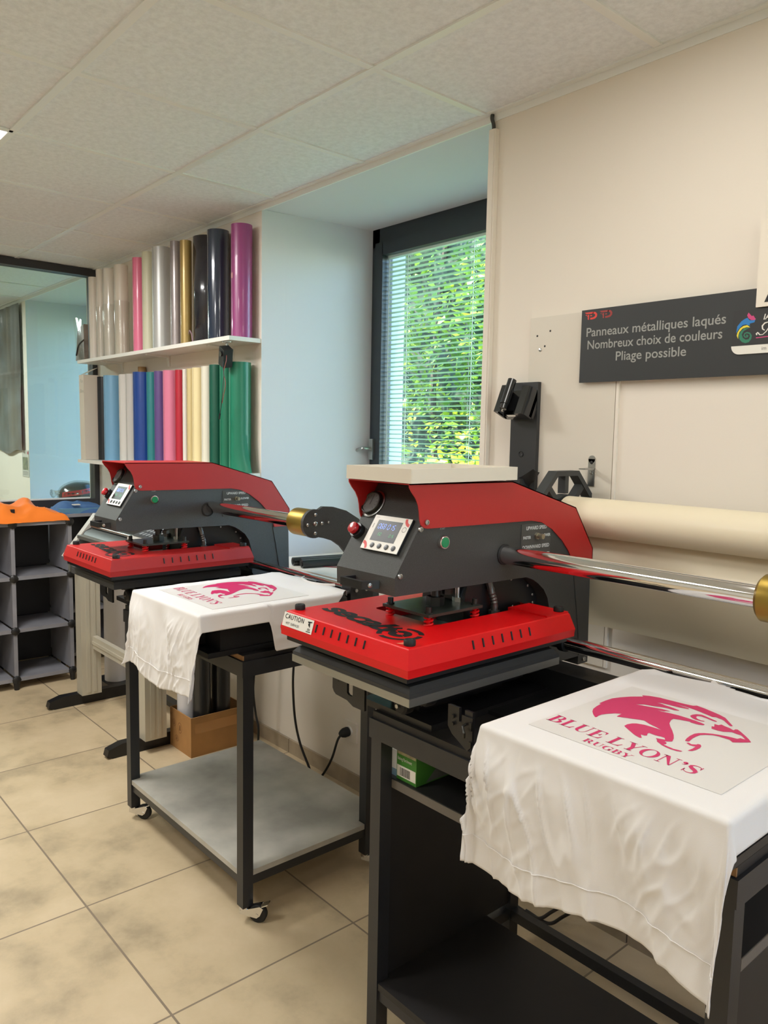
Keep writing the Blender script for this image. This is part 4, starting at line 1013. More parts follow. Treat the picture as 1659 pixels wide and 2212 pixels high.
for i, (lx, m) in enumerate(((-1.313, mat('red emblem', (214, 58, 46), .45)), (-1.265, mat('dull red emblem', (150, 48, 44), .45)))):
    b = MB()
    for q in ([(0, .012), (.030, .012), (.028, .007), (.007, .0075)], [(.028, .0119), (.036, .0105), (.041, .005), (.0405, -.002), (.035, -.007), (.026, -.0085), (.019, -.0085), (.019, -.0035), (.0255, -.0035), (.031, -.0025), (.0345, .0005), (.0345, .004), (.031, .0068), (.025, .0072)], [(.010, .005), (.015, .005), (.015, -.009), (.011, -.0075), (.011, -.001), (.009, .0015)], [(.0185, .0035), (.0245, .0035), (.0245, .0005), (.0185, .0005)], [(.003, .006), (.006, .006), (.008, .003), (.0055, .003)]):
        b.poly([(lx + p[0], WY - .0214, 1.7585 + p[1]) for p in q])
    b.build('emblem', m, t, smooth=False)
t = thing('sign', (-.79, WY - .024, 1.626), 'small dark card with a coloured curled emblem on the right end of the black sign', 'sign')
b = MB(); b.box(-.888, -.66, WY - .0245, WY - .0215, 1.647, 1.7305, .001, 1); b.build('card', mat('dark card', (38, 38, 39), .45), t)
pts = [(-.888, 1.6465), (-.66, 1.6465), (-.66, 1.6265), (-.868, 1.6265)] 
pts = [(-.889, 1.6465), (-.66, 1.6465), (-.66, 1.6265), (-.869, 1.6265)] + [(-.869 - .020 * math.sin(math.radians(a)), 1.6465 - .020 * math.cos(math.radians(a))) for a in (15, 30, 45, 60, 75)]
b = MB(); b.prism(pts, 'y', WY - .0245, WY - .0215); b.build('white_strip', M_label, t)
for nm, c, q in (('pink_mark', (196, 60, 118), [(-852,1723),(-855,1717),(-852,1710),(-845,1705),(-838,1704),(-834,1706),(-837,1710),(-840,1715),(-844,1714)]),
                 ('blue_mark', (30, 120, 190), [(-879,1677),(-877,1693),(-868,1704),(-860,1709),(-854,1711),(-849,1705),(-841,1704),(-835,1705),(-837,1699),(-848,1697),(-847,1692),(-856,1696),(-864,1695),(-871,1689)]),
                 ('yellow_mark', (222, 206, 60), [(-873,1663),(-877,1671),(-876,1678),(-870,1688),(-862,1693),(-853,1694),(-846,1688),(-855,1689),(-864,1687),(-871,1679),(-873,1671)]),
                 ('green_mark', (40, 120, 92), [(-848,1687),(-860,1687),(-868,1680),(-872,1671),(-869,1661),(-863,1655),(-855,1652),(-847,1654),(-842,1661),(-841,1669),(-846,1676),(-853,1678),(-859,1676),(-861,1670),(-857,1665),(-851,1665),(-849,1669),(-853,1672),(-855,1671),(-853,1668),(-855,1667),(-858,1670),(-857,1674),(-853,1675),(-847,1673),(-845,1667),(-848,1661),(-855,1660),(-862,1665),(-865,1673),(-861,1681),(-855,1684)])):
    b = MB(); b.poly([(p[0] / 1000, WY - .0248, p[1] / 1000) for p in q]); b.build(nm, mat(nm.replace('_', ' '), c, .45), t, smooth=False)
b = MB(); b.poly([(-.831, WY - .0248, 1.6615), (-.70, WY - .0248, 1.6675), (-.70, WY - .0248, 1.6695), (-.831, WY - .0248, 1.6635)]); b.build('underline', MATS['pink mark'], t, smooth=False)
text('card_lettering', 'IA', .018, (-.8175, WY - .0246, 1.7035), XR_, UZ_, M_label, t, shear=.2, offset=.0003)
text('card_lettering', 'im', .012, (-.817, WY - .0246, 1.6335), XR_, UZ_, mat('grey ink', (110, 108, 106), .5), t)
b = MB()
for q in ribbon([(-.829, 1.669), (-.831, 1.672), (-.828, 1.6745), (-.825, 1.672), (-.823, 1.669), (-.816, 1.669), (-.808, 1.676), (-.802, 1.686), (-.798, 1.695)], [.003, .003, .003, .003, .002, .0015, .002, .0025, .002]): b.poly([(p[0], WY - .0248, p[1]) for p in q])
for q in ribbon([(-.812, 1.6785), (-.817, 1.682), (-.818, 1.689), (-.813, 1.695), (-.804, 1.697)], [.002, .003, .0035, .003, .0015]): b.poly([(p[0], WY - .0249, p[1]) for p in q])
b.build('script_letter', M_label, t, smooth=False)
t = thing('sign', (-.6, WY - .028, 1.732), 'white sign overlapping the top right of the black sign, cut by the right border', 'sign')
b = MB(); b.box(-.834, -.42, WY - .030, WY - .0225, 1.7325, 1.93, .002, 2); b.build('sign_panel', mat('white sign board', (226, 217, 203), .5), t)
text('sign_lettering', 'A', .095, (-.806, WY - .0303, 1.748), XR_, UZ_, M_ink, t, shear=.0, offset=.006)

# cordless vacuum wall dock
t = thing('wall_dock', (-1.515, WY - .02, 1.05), 'tall black plastic wall dock with clip on top, beside the window corner', 'wall dock')
M_dock = mat('dock plastic', (46, 47, 48), .4)
M_gloss = mat('glossy black plastic', (30, 31, 33), .16, coat=.5)
b = MB(); b.prism([(-1.566, 1.10), (-1.466, 1.10), (-1.466, 1.585), (-1.566, 1.585)], 'y', WY - .022, WY - .0015, .004, 2); b.build('back_plate', M_dock, t)
Mh = Matrix.Translation((-1.518, WY - .05, 1.528)) @ Matrix.Rotation(math.radians(-24), 4, 'X')
b = MB()
b.prism([(-.054, -.030), (-.052, .020), (-.046, .026), (-.046, -.026), (-.030, -.030)], 'z', -.048, .040, .003, 2, M=Mh)
b.prism([(.016, -.016), (.016, .012), (.050, .024), (.050, -.006), (.042, -.018)], 'z', -.050, .040, .003, 2, M=Mh)
b.box(-.05, .05, .012, .034, -.045, .05, .003, 2, M=Mh)
b.build('clip', M_gloss, t)
b = MB(); b.cyl(Mh @ Vector((-.024, -.026, -.022)), Mh @ Vector((-.024, -.026, .058)), .0135, n=24, bev=.002); b.cyl(Mh @ Vector((-.024, -.026, -.038)), Mh @ Vector((-.024, -.026, -.022)), .0105, n=20); b.build('barrel', M_gloss, t)
b = MB(); b.box(-.028, .006, .000, .012, -.046, -.032, .001, 1, M=Mh); b.cyl(Mh @ Vector((-.024, -.026, -.046)), Mh @ Vector((-.024, -.026, -.039)), .004, n=10); b.build('contact', M_chrome, t)
b = MB(); b.lathe([(.009, .0), (.0085, .002), (.005, -.004), (0, -.005)], (-1.521, WY - .0222, 1.368), (0, -1, 0), 18); b.build('screw_recess', M_ink, t)
b = MB(); b.lathe([(.003, .0), (0, .002)], (-1.519, WY - .0205, 1.367), (0, -1, 0), 10); b.build('screw', M_steel, t)
b = MB(); lf = []
for k in range(13):
    u = k / 12; lf.append((-1.578 + .135 * u, WY - .048 + .012 * math.sin(u * PI), 1.262 + .058 * u - .02 * math.sin(u * PI)))
rows = []
for p in lf:
    rows.append(p)
vs = []
for k, p in enumerate(lf):
    w = .020 * math.sin(PI * (k + .6) / 13.2) + .004
    vs += [(p[0], p[1] - .012, p[2] + w), (p[0], p[1], p[2]), (p[0], p[1] + .02, p[2] - w * .6)]
f = []
for k in range(12):
    for q in (0, 1): f.append((k * 3 + q, k * 3 + q + 1, k * 3 + q + 4, k * 3 + q + 3))
b.mesh(vs, f); b.build('curved_flap', M_dock, t)
b = MB(); b.prism([(-1.545, WY - .06), (-1.492, WY - .06), (-1.488, WY - .022), (-1.548, WY - .022)], 'z', 1.13, 1.295, .004, 2); b.build('lower_holder', M_dock, t)

# paper roll on its octagonal holder
t = thing('roll_holder', (-1.29, 1.785, 1.09), 'black octagonal plastic flange holding the end of the cream roll', 'roll holder')
cy, cz = 1.777, 1.210; M_oct = mat('octagon plastic', (50, 52, 52), .5, bump=.1, bscale=200)
b = MB(); Ro = .122
def octp(r, k): a = math.radians(22.5 + 45 * k); return (cy + r * math.cos(a) / math.cos(math.radians(22.5)) * .985, cz + r * math.sin(a) / math.cos(math.radians(22.5)) * .985)
for k in range(8):
    a, c = octp(Ro, k), octp(Ro, k + 1); a2, c2 = octp(Ro - .014, k), octp(Ro - .014, k + 1)
    if k == 3: c = (a[0], 1.252); c2 = (a2[0], 1.252)
    if k in (4, 5): continue
    b.prism([a, c, c2, a2], 'x', -1.302, -1.272)
b.build('rim', M_oct, t)
b = MB(); q = arc(cy, cz, .056, -70, 150, 24)[:-1]; q2 = arc(cy, cz, .030, -70, 150, 24)[:-1]
vs = [(x, *p) for x in (-1.300, -1.276) for p in q] + [(x, *p) for x in (-1.300, -1.276) for p in q2]; n = 24
fs = []
for i in range(n):
    j = (i + 1) % n
    fs += [(i, j, n + j, n + i), (2 * n + i, 3 * n + i, 3 * n + j, 2 * n + j), (n + i, n + j, 3 * n + j, 3 * n + i), (i, 2 * n + i, 2 * n + j, j)]
b.mesh(vs, fs); b.build('hub', M_oct, t)
for k in (0, 1, 7, 6, 5):
    a = math.radians(45 * k + 90); d = Vector((math.cos(a), math.sin(a))); s_ = Vector((-d.y, d.x)) * .008
    p = Vector((cy, cz)); b = MB(); b.prism([tuple(p + d * .058 + s_), tuple(p + d * .113 + s_), tuple(p + d * .113 - s_), tuple(p + d * .058 - s_)], 'x', -1.300, -1.276); b.build('spoke', M_oct, t)
t = thing('wall_bracket', (-1.276, WY - .01, 1.28), 'small metal angle bracket screwed to the wall above the octagonal flange', 'bracket')
b = MB(); b.box(-1.287, -1.265, WY - .0105, WY - .0078, 1.285, 1.362, .001, 1); b.cyl((-1.276, WY - .0105, 1.361), (-1.276, WY - .0078, 1.361), .011, n=18); b.box(-1.287, -1.265, WY - .055, WY - .0078, 1.3325, 1.336, .0008, 1); b.build('plate', M_steel, t)
for z, m in ((1.352, M_ink), (1.322, M_steel)):
    b = MB(); b.lathe([(0, 0), (.005, 0), (.0045, .0015), (0, .002)], (-1.276, WY - .0105, z), (0, -1, 0), 14); b.build('screw', m, t)
t = thing('paper_roll', (-.7, cy, 1.15), 'large cream roll of transfer paper mounted along the wall, its sheet hanging down', 'paper roll')
M_paper = mat('cream paper', (226, 214, 186), .5, coat=.1)
b = MB(); RR = .052; b.cyl((-1.268, cy, cz), (.1, cy, cz), RR, n=48, caps=True); b.build('roll', M_paper, t)
b = MB(); prof = [(cy + RR * math.cos(math.radians(a)) * 1.01, cz + RR * math.sin(math.radians(a)) * 1.01) for a in (40, 20, 0, -20, -35)] + [(1.815, 1.165), (1.80, 1.14), (1.785, 1.115), (1.775, 1.09), (1.778, 1.06), (1.79, 1.03), (1.81, .99), (1.832, .95), (1.848, .92), (1.857, .897)]
prof = smooth_pts([(0, p[0], p[1]) for p in prof], 4); nx = 24; vs = []
for p in prof:
    for i in range(nx + 1):
        x = -1.262 + 1.36 * i / nx; k = max(0, (1.16 - p.z) / .26)
        vs.append((x, p.y + .010 * k * math.sin(x * 5 + p.z * 6), p.z - (.004 * math.sin(x * 7)) * k))
W = nx + 1; b.mesh(vs, [(j * W + i, j * W + i + 1, (j + 1) * W + i + 1, (j + 1) * W + i) for j in range(len(prof) - 1) for i in range(nx)])
sh = b.build('hanging_sheet', M_paper, t, sharp=180)
b = MB(); b.lathe([(.030, -.001), (.034, -.001), (.034, .3), (.030, .3)], (-1.27, cy, cz), (1, 0, 0), 24); b.build('core', mat('cardboard core', (176, 140, 96), .7), t)
# ------------------------------------------------------------------ shelves with vinyl rolls
def shelf(x0, x1, y0, zt, label):
    t = thing('wall_shelf', ((x0 + x1) / 2, WY - .09, zt - .019), label, 'shelf', 'white wall shelves holding the rolls')
    b = MB(); b.box(x0, x1, y0, WY - .0005, zt - .019, zt - .0005, .001, 1); b.build('board', M_lam, t)
    for xx in (x1 - .25, (x0 + x1) / 2, x0 + .3):
        b = MB(); b.prism([(WY - .13, zt - .0195), (WY - .001, zt - .0195), (WY - .001, zt - .075), (WY - .004, zt - .075), (WY - .012, zt - .03), (WY - .13, zt - .024)], 'x', xx - .012, xx + .012); b.build('bracket', M_lam, t)
    return t
ZU, ZL = 1.838, 1.235
shelf(-4.88, -3.040, 1.738, ZU, 'upper white wall shelf holding the taller row of vinyl rolls')
shelf(-4.86, -3.040, 1.722, ZL, 'lower white wall shelf behind the far press holding coloured rolls')
RY_ = 1.805
def roll(x, r, z0, z1, m, label, group, y=RY_, core=True, seam=True):
    t = thing('vinyl_roll', (x, y, z0), label, 'vinyl roll', group)
    b = MB(); n = 40; prof = []
    for i in range(n + 9):
        a = math.radians(200) + 2 * PI * i / n; rr = r - .0012 + .0012 * i / n
        prof.append((x + rr * math.cos(a), y + rr * math.sin(a)))
    vs = [(p[0], p[1], z) for z in (z0, z1) for p in prof]; k = len(prof)
    b.mesh(vs, [(i, i + 1, i + 1 + k, i + k) for i in range(k - 1)])
    q = [(x + (r - .0012) * math.cos(2 * PI * i / 28), y + (r - .0012) * math.sin(2 * PI * i / 28)) for i in range(28)]
    for z in (z0, z1):
        q2 = [(x + r * .72 * math.cos(2 * PI * i / 28), y + r * .72 * math.sin(2 * PI * i / 28)) for i in range(28)]
        b.mesh([(p[0], p[1], z) for p in q] + [(p[0], p[1], z) for p in q2], [(i, (i + 1) % 28, 28 + (i + 1) % 28, 28 + i) for i in range(28)])
    b.build('sheet', m, t, sharp=50)
    if core:
        b = MB(); b.lathe([(r * .72, .0), (r * .72, z1 - z0 - .001), (r * .62, z1 - z0 - .001), (r * .62, .0), (r * .72, 0)], (x, y, z0 + .0005), (0, 0, 1), 20); b.build('core', mat('cardboard core', (176, 140, 96), .7), t)
    return t
GU = 'vinyl rolls standing on the upper shelf'; GLo = 'vinyl rolls standing on the lower shelf'
def vm(name, c, rough=.42, coat=.0, metal=0.0, var=0.0): return mat(name, c, rough, metal, coat=coat, var=var, vscale=3)
wv = vm('white vinyl', (224, 216, 206), .4)
up = [(-4.755, .030, 2.325, wv, 'white vinyl roll at the far left end of the upper shelf'),
      (-4.645, .026, 2.355, wv, 'white vinyl roll just left of the plastic wrapped roll'),
      (-4.515, .036, 2.340, vm('glossy white vinyl', (222, 216, 206), .15, .6), 'white roll wrapped in glossy clear plastic on the upper shelf'),
      (-4.345, .038, 2.335, vm('ivory white vinyl', (214, 206, 192), .4), 'white vinyl roll just right of the plastic wrapped roll'),
      (-4.110, .032, 2.338, vm('light pink vinyl', (232, 122, 156), .3, .2), 'light pink vinyl roll on the upper shelf'),
      (-3.985, .034, 2.348, vm('pale cream vinyl', (206, 204, 178), .45), 'pale greenish cream vinyl roll right of the light pink one'),
      (-3.832, .047, 2.347, vm('silver vinyl', (186, 186, 184), .38, 0, .35), 'thick silver vinyl roll on the upper shelf'),
      (-3.668, .028, 2.349, vm('pearl vinyl', (182, 172, 172), .3, .3, .3, .2), 'thin pearly grey vinyl roll between the silver and gold rolls'),
      (-3.562, .028, 2.335, vm('gold vinyl', (172, 146, 88), .34, .1, .3), 'thin gold vinyl roll on the upper shelf'),
      (-3.318, .051, 2.345, vm('navy vinyl', (42, 52, 70), .16, .6), 'glossy dark navy vinyl roll beside the magenta roll'),
      (-3.208, .012, 2.336, vm('dark magenta vinyl', (132, 42, 88), .35), 'thin dark magenta strip roll squeezed left of the big magenta roll'),
      (-3.106, .047, 2.332, vm('magenta vinyl', (150, 66, 122), .34, .2), 'thick magenta vinyl roll at the right end of the upper shelf')]
for x, r, z, m, lab in up:
    o = roll(x, r, ZU, z, m, lab, GU, y=1.80 if x < -3.5 else (1.84 if r > .02 else 1.866))
    if 'wrapped' in lab:
        b = MB(); yy = 1.80
        pts = [(x + (r + .002 + .0018 * math.sin(7 * a)) * math.cos(a), yy + (r + .002 + .0018 * math.sin(7 * a)) * math.sin(a)) for a in [2 * PI * i / 48 for i in range(48)]]
        vs = [(p[0], p[1], zz) for zz in (ZU + .001, ZU + .15, ZU + .30) for p in pts]
        b.mesh(vs, [(k * 48 + i, k * 48 + (i + 1) % 48, (k + 1) * 48 + (i + 1) % 48, (k + 1) * 48 + i) for k in (0, 1) for i in range(48)]); b.build('plastic_wrap', glass_mat('clear wrap', (250, 250, 248), .14, .08), o)
    if 'thick magenta' in lab:
        b = MB(); yy = 1.84; rr = r + .0009
        vs = []
        for zz in (2.098, 2.122):
            for i in range(9):
                a = math.radians(-165 + 10 * i); vs.append((x + rr * math.cos(a), yy + rr * math.sin(a), zz))
        b.mesh(vs, [(i, i + 1, i + 10, i + 9) for i in range(8)]); b.build('tape', mat('adhesive tape', (190, 130, 140), .4), o)
# black unrolled sheet standing between gold and navy
t = thing('vinyl_sheet', (-3.445, 1.80, ZU), 'black curled vinyl sheet standing between the gold and navy rolls', 'vinyl sheet', GU)
b = MB(); pts = smooth_pts([(-3.535, 1.862, 0), (-3.525, 1.83, 0), (-3.495, 1.803, 0), (-3.455, 1.803, 0), (-3.42, 1.822, 0), (-3.395, 1.86, 0)], 5); vs = [(p.x, p.y, z) for z in (ZU + .0005, 2.345) for p in pts]; k = len(pts)
b.mesh(vs, [(i, i + 1, i + 1 + k, i + k) for i in range(k - 1)]); o = b.build('sheet', mat('black vinyl', (40, 40, 46), .2, coat=.4), t, sharp=180)
o.modifiers.new('thickness', 'SOLIDIFY').thickness = .001
b = MB(); b.tube(smooth_pts([(-3.515, 1.79, ZU + .05), (-3.48, 1.775, ZU + .062), (-3.44, 1.765, ZU + .04), (-3.42, 1.76, ZU + .004)], 6), .003, 6); b.build('paper_tie', mat('grey paper tie', (150, 120, 130), .5), t)
low = [(-4.735, .033, 1.738, vm('black matt vinyl', (34, 38, 44), .35), 'black vinyl roll next to the white carton on the lower shelf'),
       (-4.585, .050, 1.738, vm('light blue vinyl', (118, 166, 200), .4), 'light blue vinyl roll on the lower shelf'),
       (-4.40, .036, 1.736, vm('off white vinyl', (208, 205, 200), .45), 'white vinyl roll between the light blue and royal blue rolls'),
       (-4.31, .034, 1.735, vm('grey white vinyl', (196, 193, 188), .45), 'greyish white vinyl roll touching the royal blue roll'),
       (-4.155, .052, 1.737, vm('royal blue vinyl', (28, 66, 140), .35, .2), 'royal blue vinyl roll on the lower shelf'),
       (-4.045, .028, 1.733, vm('teal vinyl', (48, 128, 132), .4), 'narrow teal vinyl roll right of the royal blue roll'),
       (-3.945, .030, 1.733, vm('purple vinyl', (98, 76, 132), .4), 'purple vinyl roll between the teal and pink rolls'),
       (-3.815, .040, 1.730, vm('rose vinyl', (214, 122, 150), .4), 'pink vinyl roll on the lower shelf left of the red roll'),
       (-3.71, .026, 1.728, vm('red vinyl', (178, 38, 56), .35, .1), 'red vinyl roll on the lower shelf'),
       (-3.64, .013, 1.728, vm('white slim vinyl', (222, 216, 208), .45), 'slim white vinyl roll right of the red roll'),
       (-3.59, .022, 1.728, vm('sand yellow vinyl', (206, 188, 136), .45), 'slim sand yellow vinyl roll beside the slim white one'),
       (-3.51, .032, 1.728, vm('pale yellow vinyl', (226, 210, 162), .45), 'pale yellow vinyl roll on the lower shelf'),
       (-3.42, .030, 1.730, vm('cream white vinyl', (222, 218, 200), .45), 'cream white vinyl roll left of the dark green roll'),
       (-3.335, .034, 1.733, vm('dark green vinyl', (16, 84, 66), .4), 'dark green vinyl roll left of the two green ones'),
       (-3.235, .034, 1.732, vm('green vinyl', (28, 112, 84), .38), 'mid green vinyl roll squeezed between dark green and wide green rolls'),
       (-3.115, .050, 1.732, vm('bright green vinyl', (30, 120, 92), .36), 'wide green vinyl roll with a flared foot at the right end of the lower shelf')]
for x, r, z, m, lab in low:
    o = roll(x, r, ZL, z, m, lab, GLo, y=WY - .014 - max(r, .048) if r > .02 else 1.83)
    if 'flared' in lab:
        b = MB(); yy = WY - .014 - .05; vs = []
        for j in range(7):
            f = j / 6; zz = ZL + .001 + .17 * f
            for i in range(6):
                a = math.radians(-60 + 14 * i); rr = r + .001 + .032 * (1 - f) ** 2 * (i / 5) ** 1.2; vs.append((x + rr * math.cos(a), yy + rr * math.sin(a), zz))
        b.mesh(vs, [(j * 6 + i, j * 6 + i + 1, (j + 1) * 6 + i + 1, (j + 1) * 6 + i) for j in range(6) for i in range(5)]); b.build('flared_edge', m, o)
roll(-4.25, .0225, ZL, 1.775, mat('brown kraft tube', (150, 116, 74), .7), 'brown cardboard tube standing behind the royal blue roll', GLo, y=1.874)
t = thing('carton', (-4.80, 1.80, ZL), 'tall narrow white carton with handwriting at the left end of the lower shelf', 'carton')
b = MB(); b.box(-4.848, -4.772, 1.738, 1.83, ZL, 1.748, .004, 2, Matrix.Translation((-4.8, 1.78, ZL)) @ Matrix.Rotation(math.radians(-1.2), 4, 'Y') @ Matrix.Translation((4.8, -1.78, -ZL))); b.build('carton_body', mat('white carton board', (206, 194, 178), .6), t)
b = MB(); b.poly([(-4.848, 1.742, 1.749), (-4.772, 1.742, 1.75), (-4.70, 1.80, 1.79), (-4.80, 1.80, 1.785)]); b.build('carton_flap', mat('carton flap', (190, 178, 162), .6), t)
for w, z in (('Flex', 1.700), ('Blanc', 1.640)):
    text('handwriting', w, .032, (-4.838, 1.7365, z), (1, 0, 0), (0, 0, 1), M_ink, t, shear=.25, sx=.9, offset=-.0008)
# bag at the end of the upper shelf
t = thing('plastic_bag', (-4.79, 1.77, ZU), 'clear plastic bag with a greyish print standing at the left end of the upper shelf', 'bag')
b = MB(); b.prism([(-4.930, ZU + .001), (-4.79, ZU + .001), (-4.79, 2.05), (-4.895, 2.03)], 'y', 1.748, 1.775, .004, 2); b.build('contents', mat('bag print', (140, 126, 116), .4, coat=.4, var=.3, vscale=14), t)
b = MB(); vs = []
for j in range(6):
    for i in range(7):
        u, v = i / 6, j / 5; vs.append((-4.94 + .155 * u - .012 * v * (1 - u), 1.745 + .006 * math.sin(7 * u + 3 * v), ZU + .002 + .245 * v + .012 * math.sin(5 * u)))
b.mesh(vs, [(j * 7 + i, j * 7 + i + 1, (j + 1) * 7 + i + 1, (j + 1) * 7 + i) for j in range(5) for i in range(6)]); b.build('clear_film', glass_mat('bag film', (248, 250, 248), .12, .1), t)
b = MB(); b.tube(smooth_pts([(-4.918, 1.7455, 1.87), (-4.87, 1.7445, 1.93), (-4.79, 1.7455, 1.955)], 6), .0035, 6); b.build('dark_arc', M_ink, t)
# small camera hanging under the upper shelf
t = thing('security_camera', (-3.05, 1.76, 1.70), 'small black camera on a bracket under the right end of the upper shelf, wires dangling', 'camera')
b = MB(); b.cyl((-3.105, 1.765, ZU - .0195), (-3.105, 1.765, ZU - .024), .022, n=20); b.tube([(-3.105, 1.765, ZU - .024), (-3.105, 1.76, ZU - .045)], .006, 10); b.sphere((-3.105, 1.76, ZU - .046), .010, n=12); b.build('mount', M_steel, t)
Mc = Matrix.Translation((-3.10, 1.755, ZU - .085)) @ Matrix.Rotation(math.radians(28), 4, 'Y') @ Matrix.Rotation(math.radians(12), 4, 'X')
b = MB(); b.box(-.024, .024, -.022, .022, -.045, .04, .004, 2, Mc); b.build('housing', M_blackp, t)
b = MB(); b.cyl(Mc @ Vector((0, -.023, .015)), Mc @ Vector((0, -.028, .015)), .012, n=18); b.build('lens', M_gloss, t)
b = MB(); b.tube(smooth_pts([(-3.085, 1.75, 1.77), (-3.06, 1.735, 1.73), (-3.075, 1.73, 1.68), (-3.055, 1.728, 1.63), (-3.07, 1.728, 1.585), (-3.085, 1.728, 1.545)], 8), .0016, 6); b.build('red_wire', mat('red wire', (130, 60, 50), .5), t)
b = MB(); b.tube(smooth_pts([(-3.09, 1.75, 1.77), (-3.085, 1.732, 1.72), (-3.066, 1.726, 1.67), (-3.073, 1.725, 1.61), (-3.083, 1.726, 1.56), (-3.10, 1.726, 1.50)], 8), .0016, 6); b.cyl((-3.10, 1.726, 1.50), (-3.107, 1.726, 1.475), .0035, n=8); b.build('black_wire', M_cable, t)

# ------------------------------------------------------------------ cube storage
M_cube = mat('grey translucent panel', (142, 142, 149), .4, var=.12, vscale=6)
M_cpan = mat('dark back panel', (44, 44, 47), .5)
def cubes(xf, ys, zs, depth, label):
    t = thing('cube_storage', (xf - depth / 2, (ys[0] + ys[-1]) / 2, 0), label, 'storage', 'plastic cube storage along the partition')
    w = .012
    for i in range(len(ys)):
        for j in range(len(zs) - 1):
            b = MB(); b.box(xf - depth, xf, ys[i] - w / 2, ys[i] + w / 2, zs[j] + .012, zs[j + 1] - .012, .003, 1)
            b.box(xf - .02, xf + .004, ys[i] - .010, ys[i] + .010, zs[j] + .02, zs[j + 1] - .02, .003, 1); b.build('side_panel', M_cube, t)
    for j in range(len(zs)):
        for i in range(len(ys) - 1):
            b = MB(); b.box(xf - depth, xf, ys[i] + .012, ys[i + 1] - .012, zs[j] - w / 2, zs[j] + w / 2, .003, 1)
            b.box(xf - .02, xf + .004, ys[i] + .02, ys[i + 1] - .02, zs[j] - .010, zs[j] + .010, .003, 1); b.build('shelf_panel', M_cube, t)
    for i in range(len(ys) - 1):
        for j in range(len(zs) - 1):
            b = MB(); b.box(xf - depth - .004, xf - depth + .004, ys[i] + .012, ys[i + 1] - .012, zs[j] + .012, zs[j + 1] - .012); b.build('back_panel', M_cpan, t)
    for y in ys:
        for z in zs:
            b = MB(); b.lathe([(0, -.014), (.016, -.014), (.023, -.008), (.023, .006), (.015, .012), (0, .013)], (xf + .004, y, z), (1, 0, 0), 8); c = b.build('connector', M_blackp, t)
            if z == zs[0]:
                b = MB(); b.cyl((xf + .002, y, 0), (xf + .002, y, z), .013, .017, n=12, bev=.002); b.cyl((xf - depth + .02, y, 0), (xf - depth + .02, y, z), .013, .017, n=12); b.build('foot', M_blackp, c)
    return t
cubes(-4.40, (.905, 1.205, 1.505), (.055, .325, .612, .905), .33, 'grey and black plastic cube storage of three rows under the orange cloth')
cubes(-4.70, (1.555, 1.845), (.055, .325, .612, .905), .25, 'second dark cube storage set back in the corner behind the plotter stand')
# orange garment on top
def blob(name, label, cat, m, cx, cy, z0, lx, ly, h, seed, edge=None):
    b = MB(); nu, nv_ = 56, 56; V = []
    for j in range(nv_ + 1):
        for i in range(nu + 1):
            u, v = 2 * i / nu - 1, 2 * j / nv_ - 1
            a = math.atan2(v, u); rr = max(abs(u), abs(v))
            bd = 1 + .13 * noise.noise(Vector((math.cos(a) * 1.6, math.sin(a) * 1.6, seed)))
            x = u * lx * bd; y = v * ly * bd
            f = (1 - rr ** 2.6)
            rid = 1 - abs(noise.noise(Vector((x * 9 + y * 4, y * 7 - x * 3, seed + 2)))) * 2.2
            z = h * f ** .6 * (.45 + .3 * noise.noise(Vector((x * 6, y * 6, seed))) + .3 * rid)
            if edge: z += edge(x, y) * f
            V.append((cx + x, cy + y, z0 + max(.0, z) + .004 * (1 - f) * abs(noise.noise(Vector((x * 30, y * 30, seed)))) + .001))
    W = nu + 1; b.mesh(V, [(j * W + i, j * W + i + 1, (j + 1) * W + i + 1, (j + 1) * W + i) for j in range(nv_) for i in range(nu)])
    return b
t = thing('folded_garment', (-4.55, 1.22, .915), 'bright orange garment heaped on top of the grey cube storage', 'garment')
M_or = mat('orange fabric', (236, 122, 22), .75, bump=.1, bscale=900, sheen=.2)
blob('g', '', '', M_or, -4.54, 1.18, .9125, .16, .32, .105, 4.4, lambda x, y: .07 * math.exp(-((x + .02) / .06) ** 2 - ((y - .14) / .045) ** 2) + .03 * math.exp(-((y + .02) / .12) ** 2)).build('body', M_or, t, sharp=180)
blob('g', '', '', M_or, -4.50, 1.36, .913, .10, .16, .05, 9.1).build('sleeve', M_or, t, sharp=180)
b = MB(); b.box(-4.43, -4.415, 1.205, 1.225, .965, .985, .004, 2); b.build('dark_tag', M_ink, t)
t = thing('folded_garment', (-4.80, 1.72, .915), 'folded blue garment with a pale tag on the second storage behind the far press', 'garment')
M_bl = mat('blue fabric', (66, 104, 156), .75, bump=.1, bscale=900)
blob('g', '', '', M_bl, -4.80, 1.705, .9125, .10, .155, .085, 2.2).build('upper_layer', M_bl, t, sharp=180)
b = MB(); b.box(-4.895, -4.705, 1.565, 1.84, .912, .945, .012, 3); b.build('lower_layer', mat('pale blue fabric', (92, 136, 166), .75), t)
b = MB(); b.box(-4.735, -4.70, 1.635, 1.675, .965, .970, .001, 1); b.build('pale_tag', M_label, t)

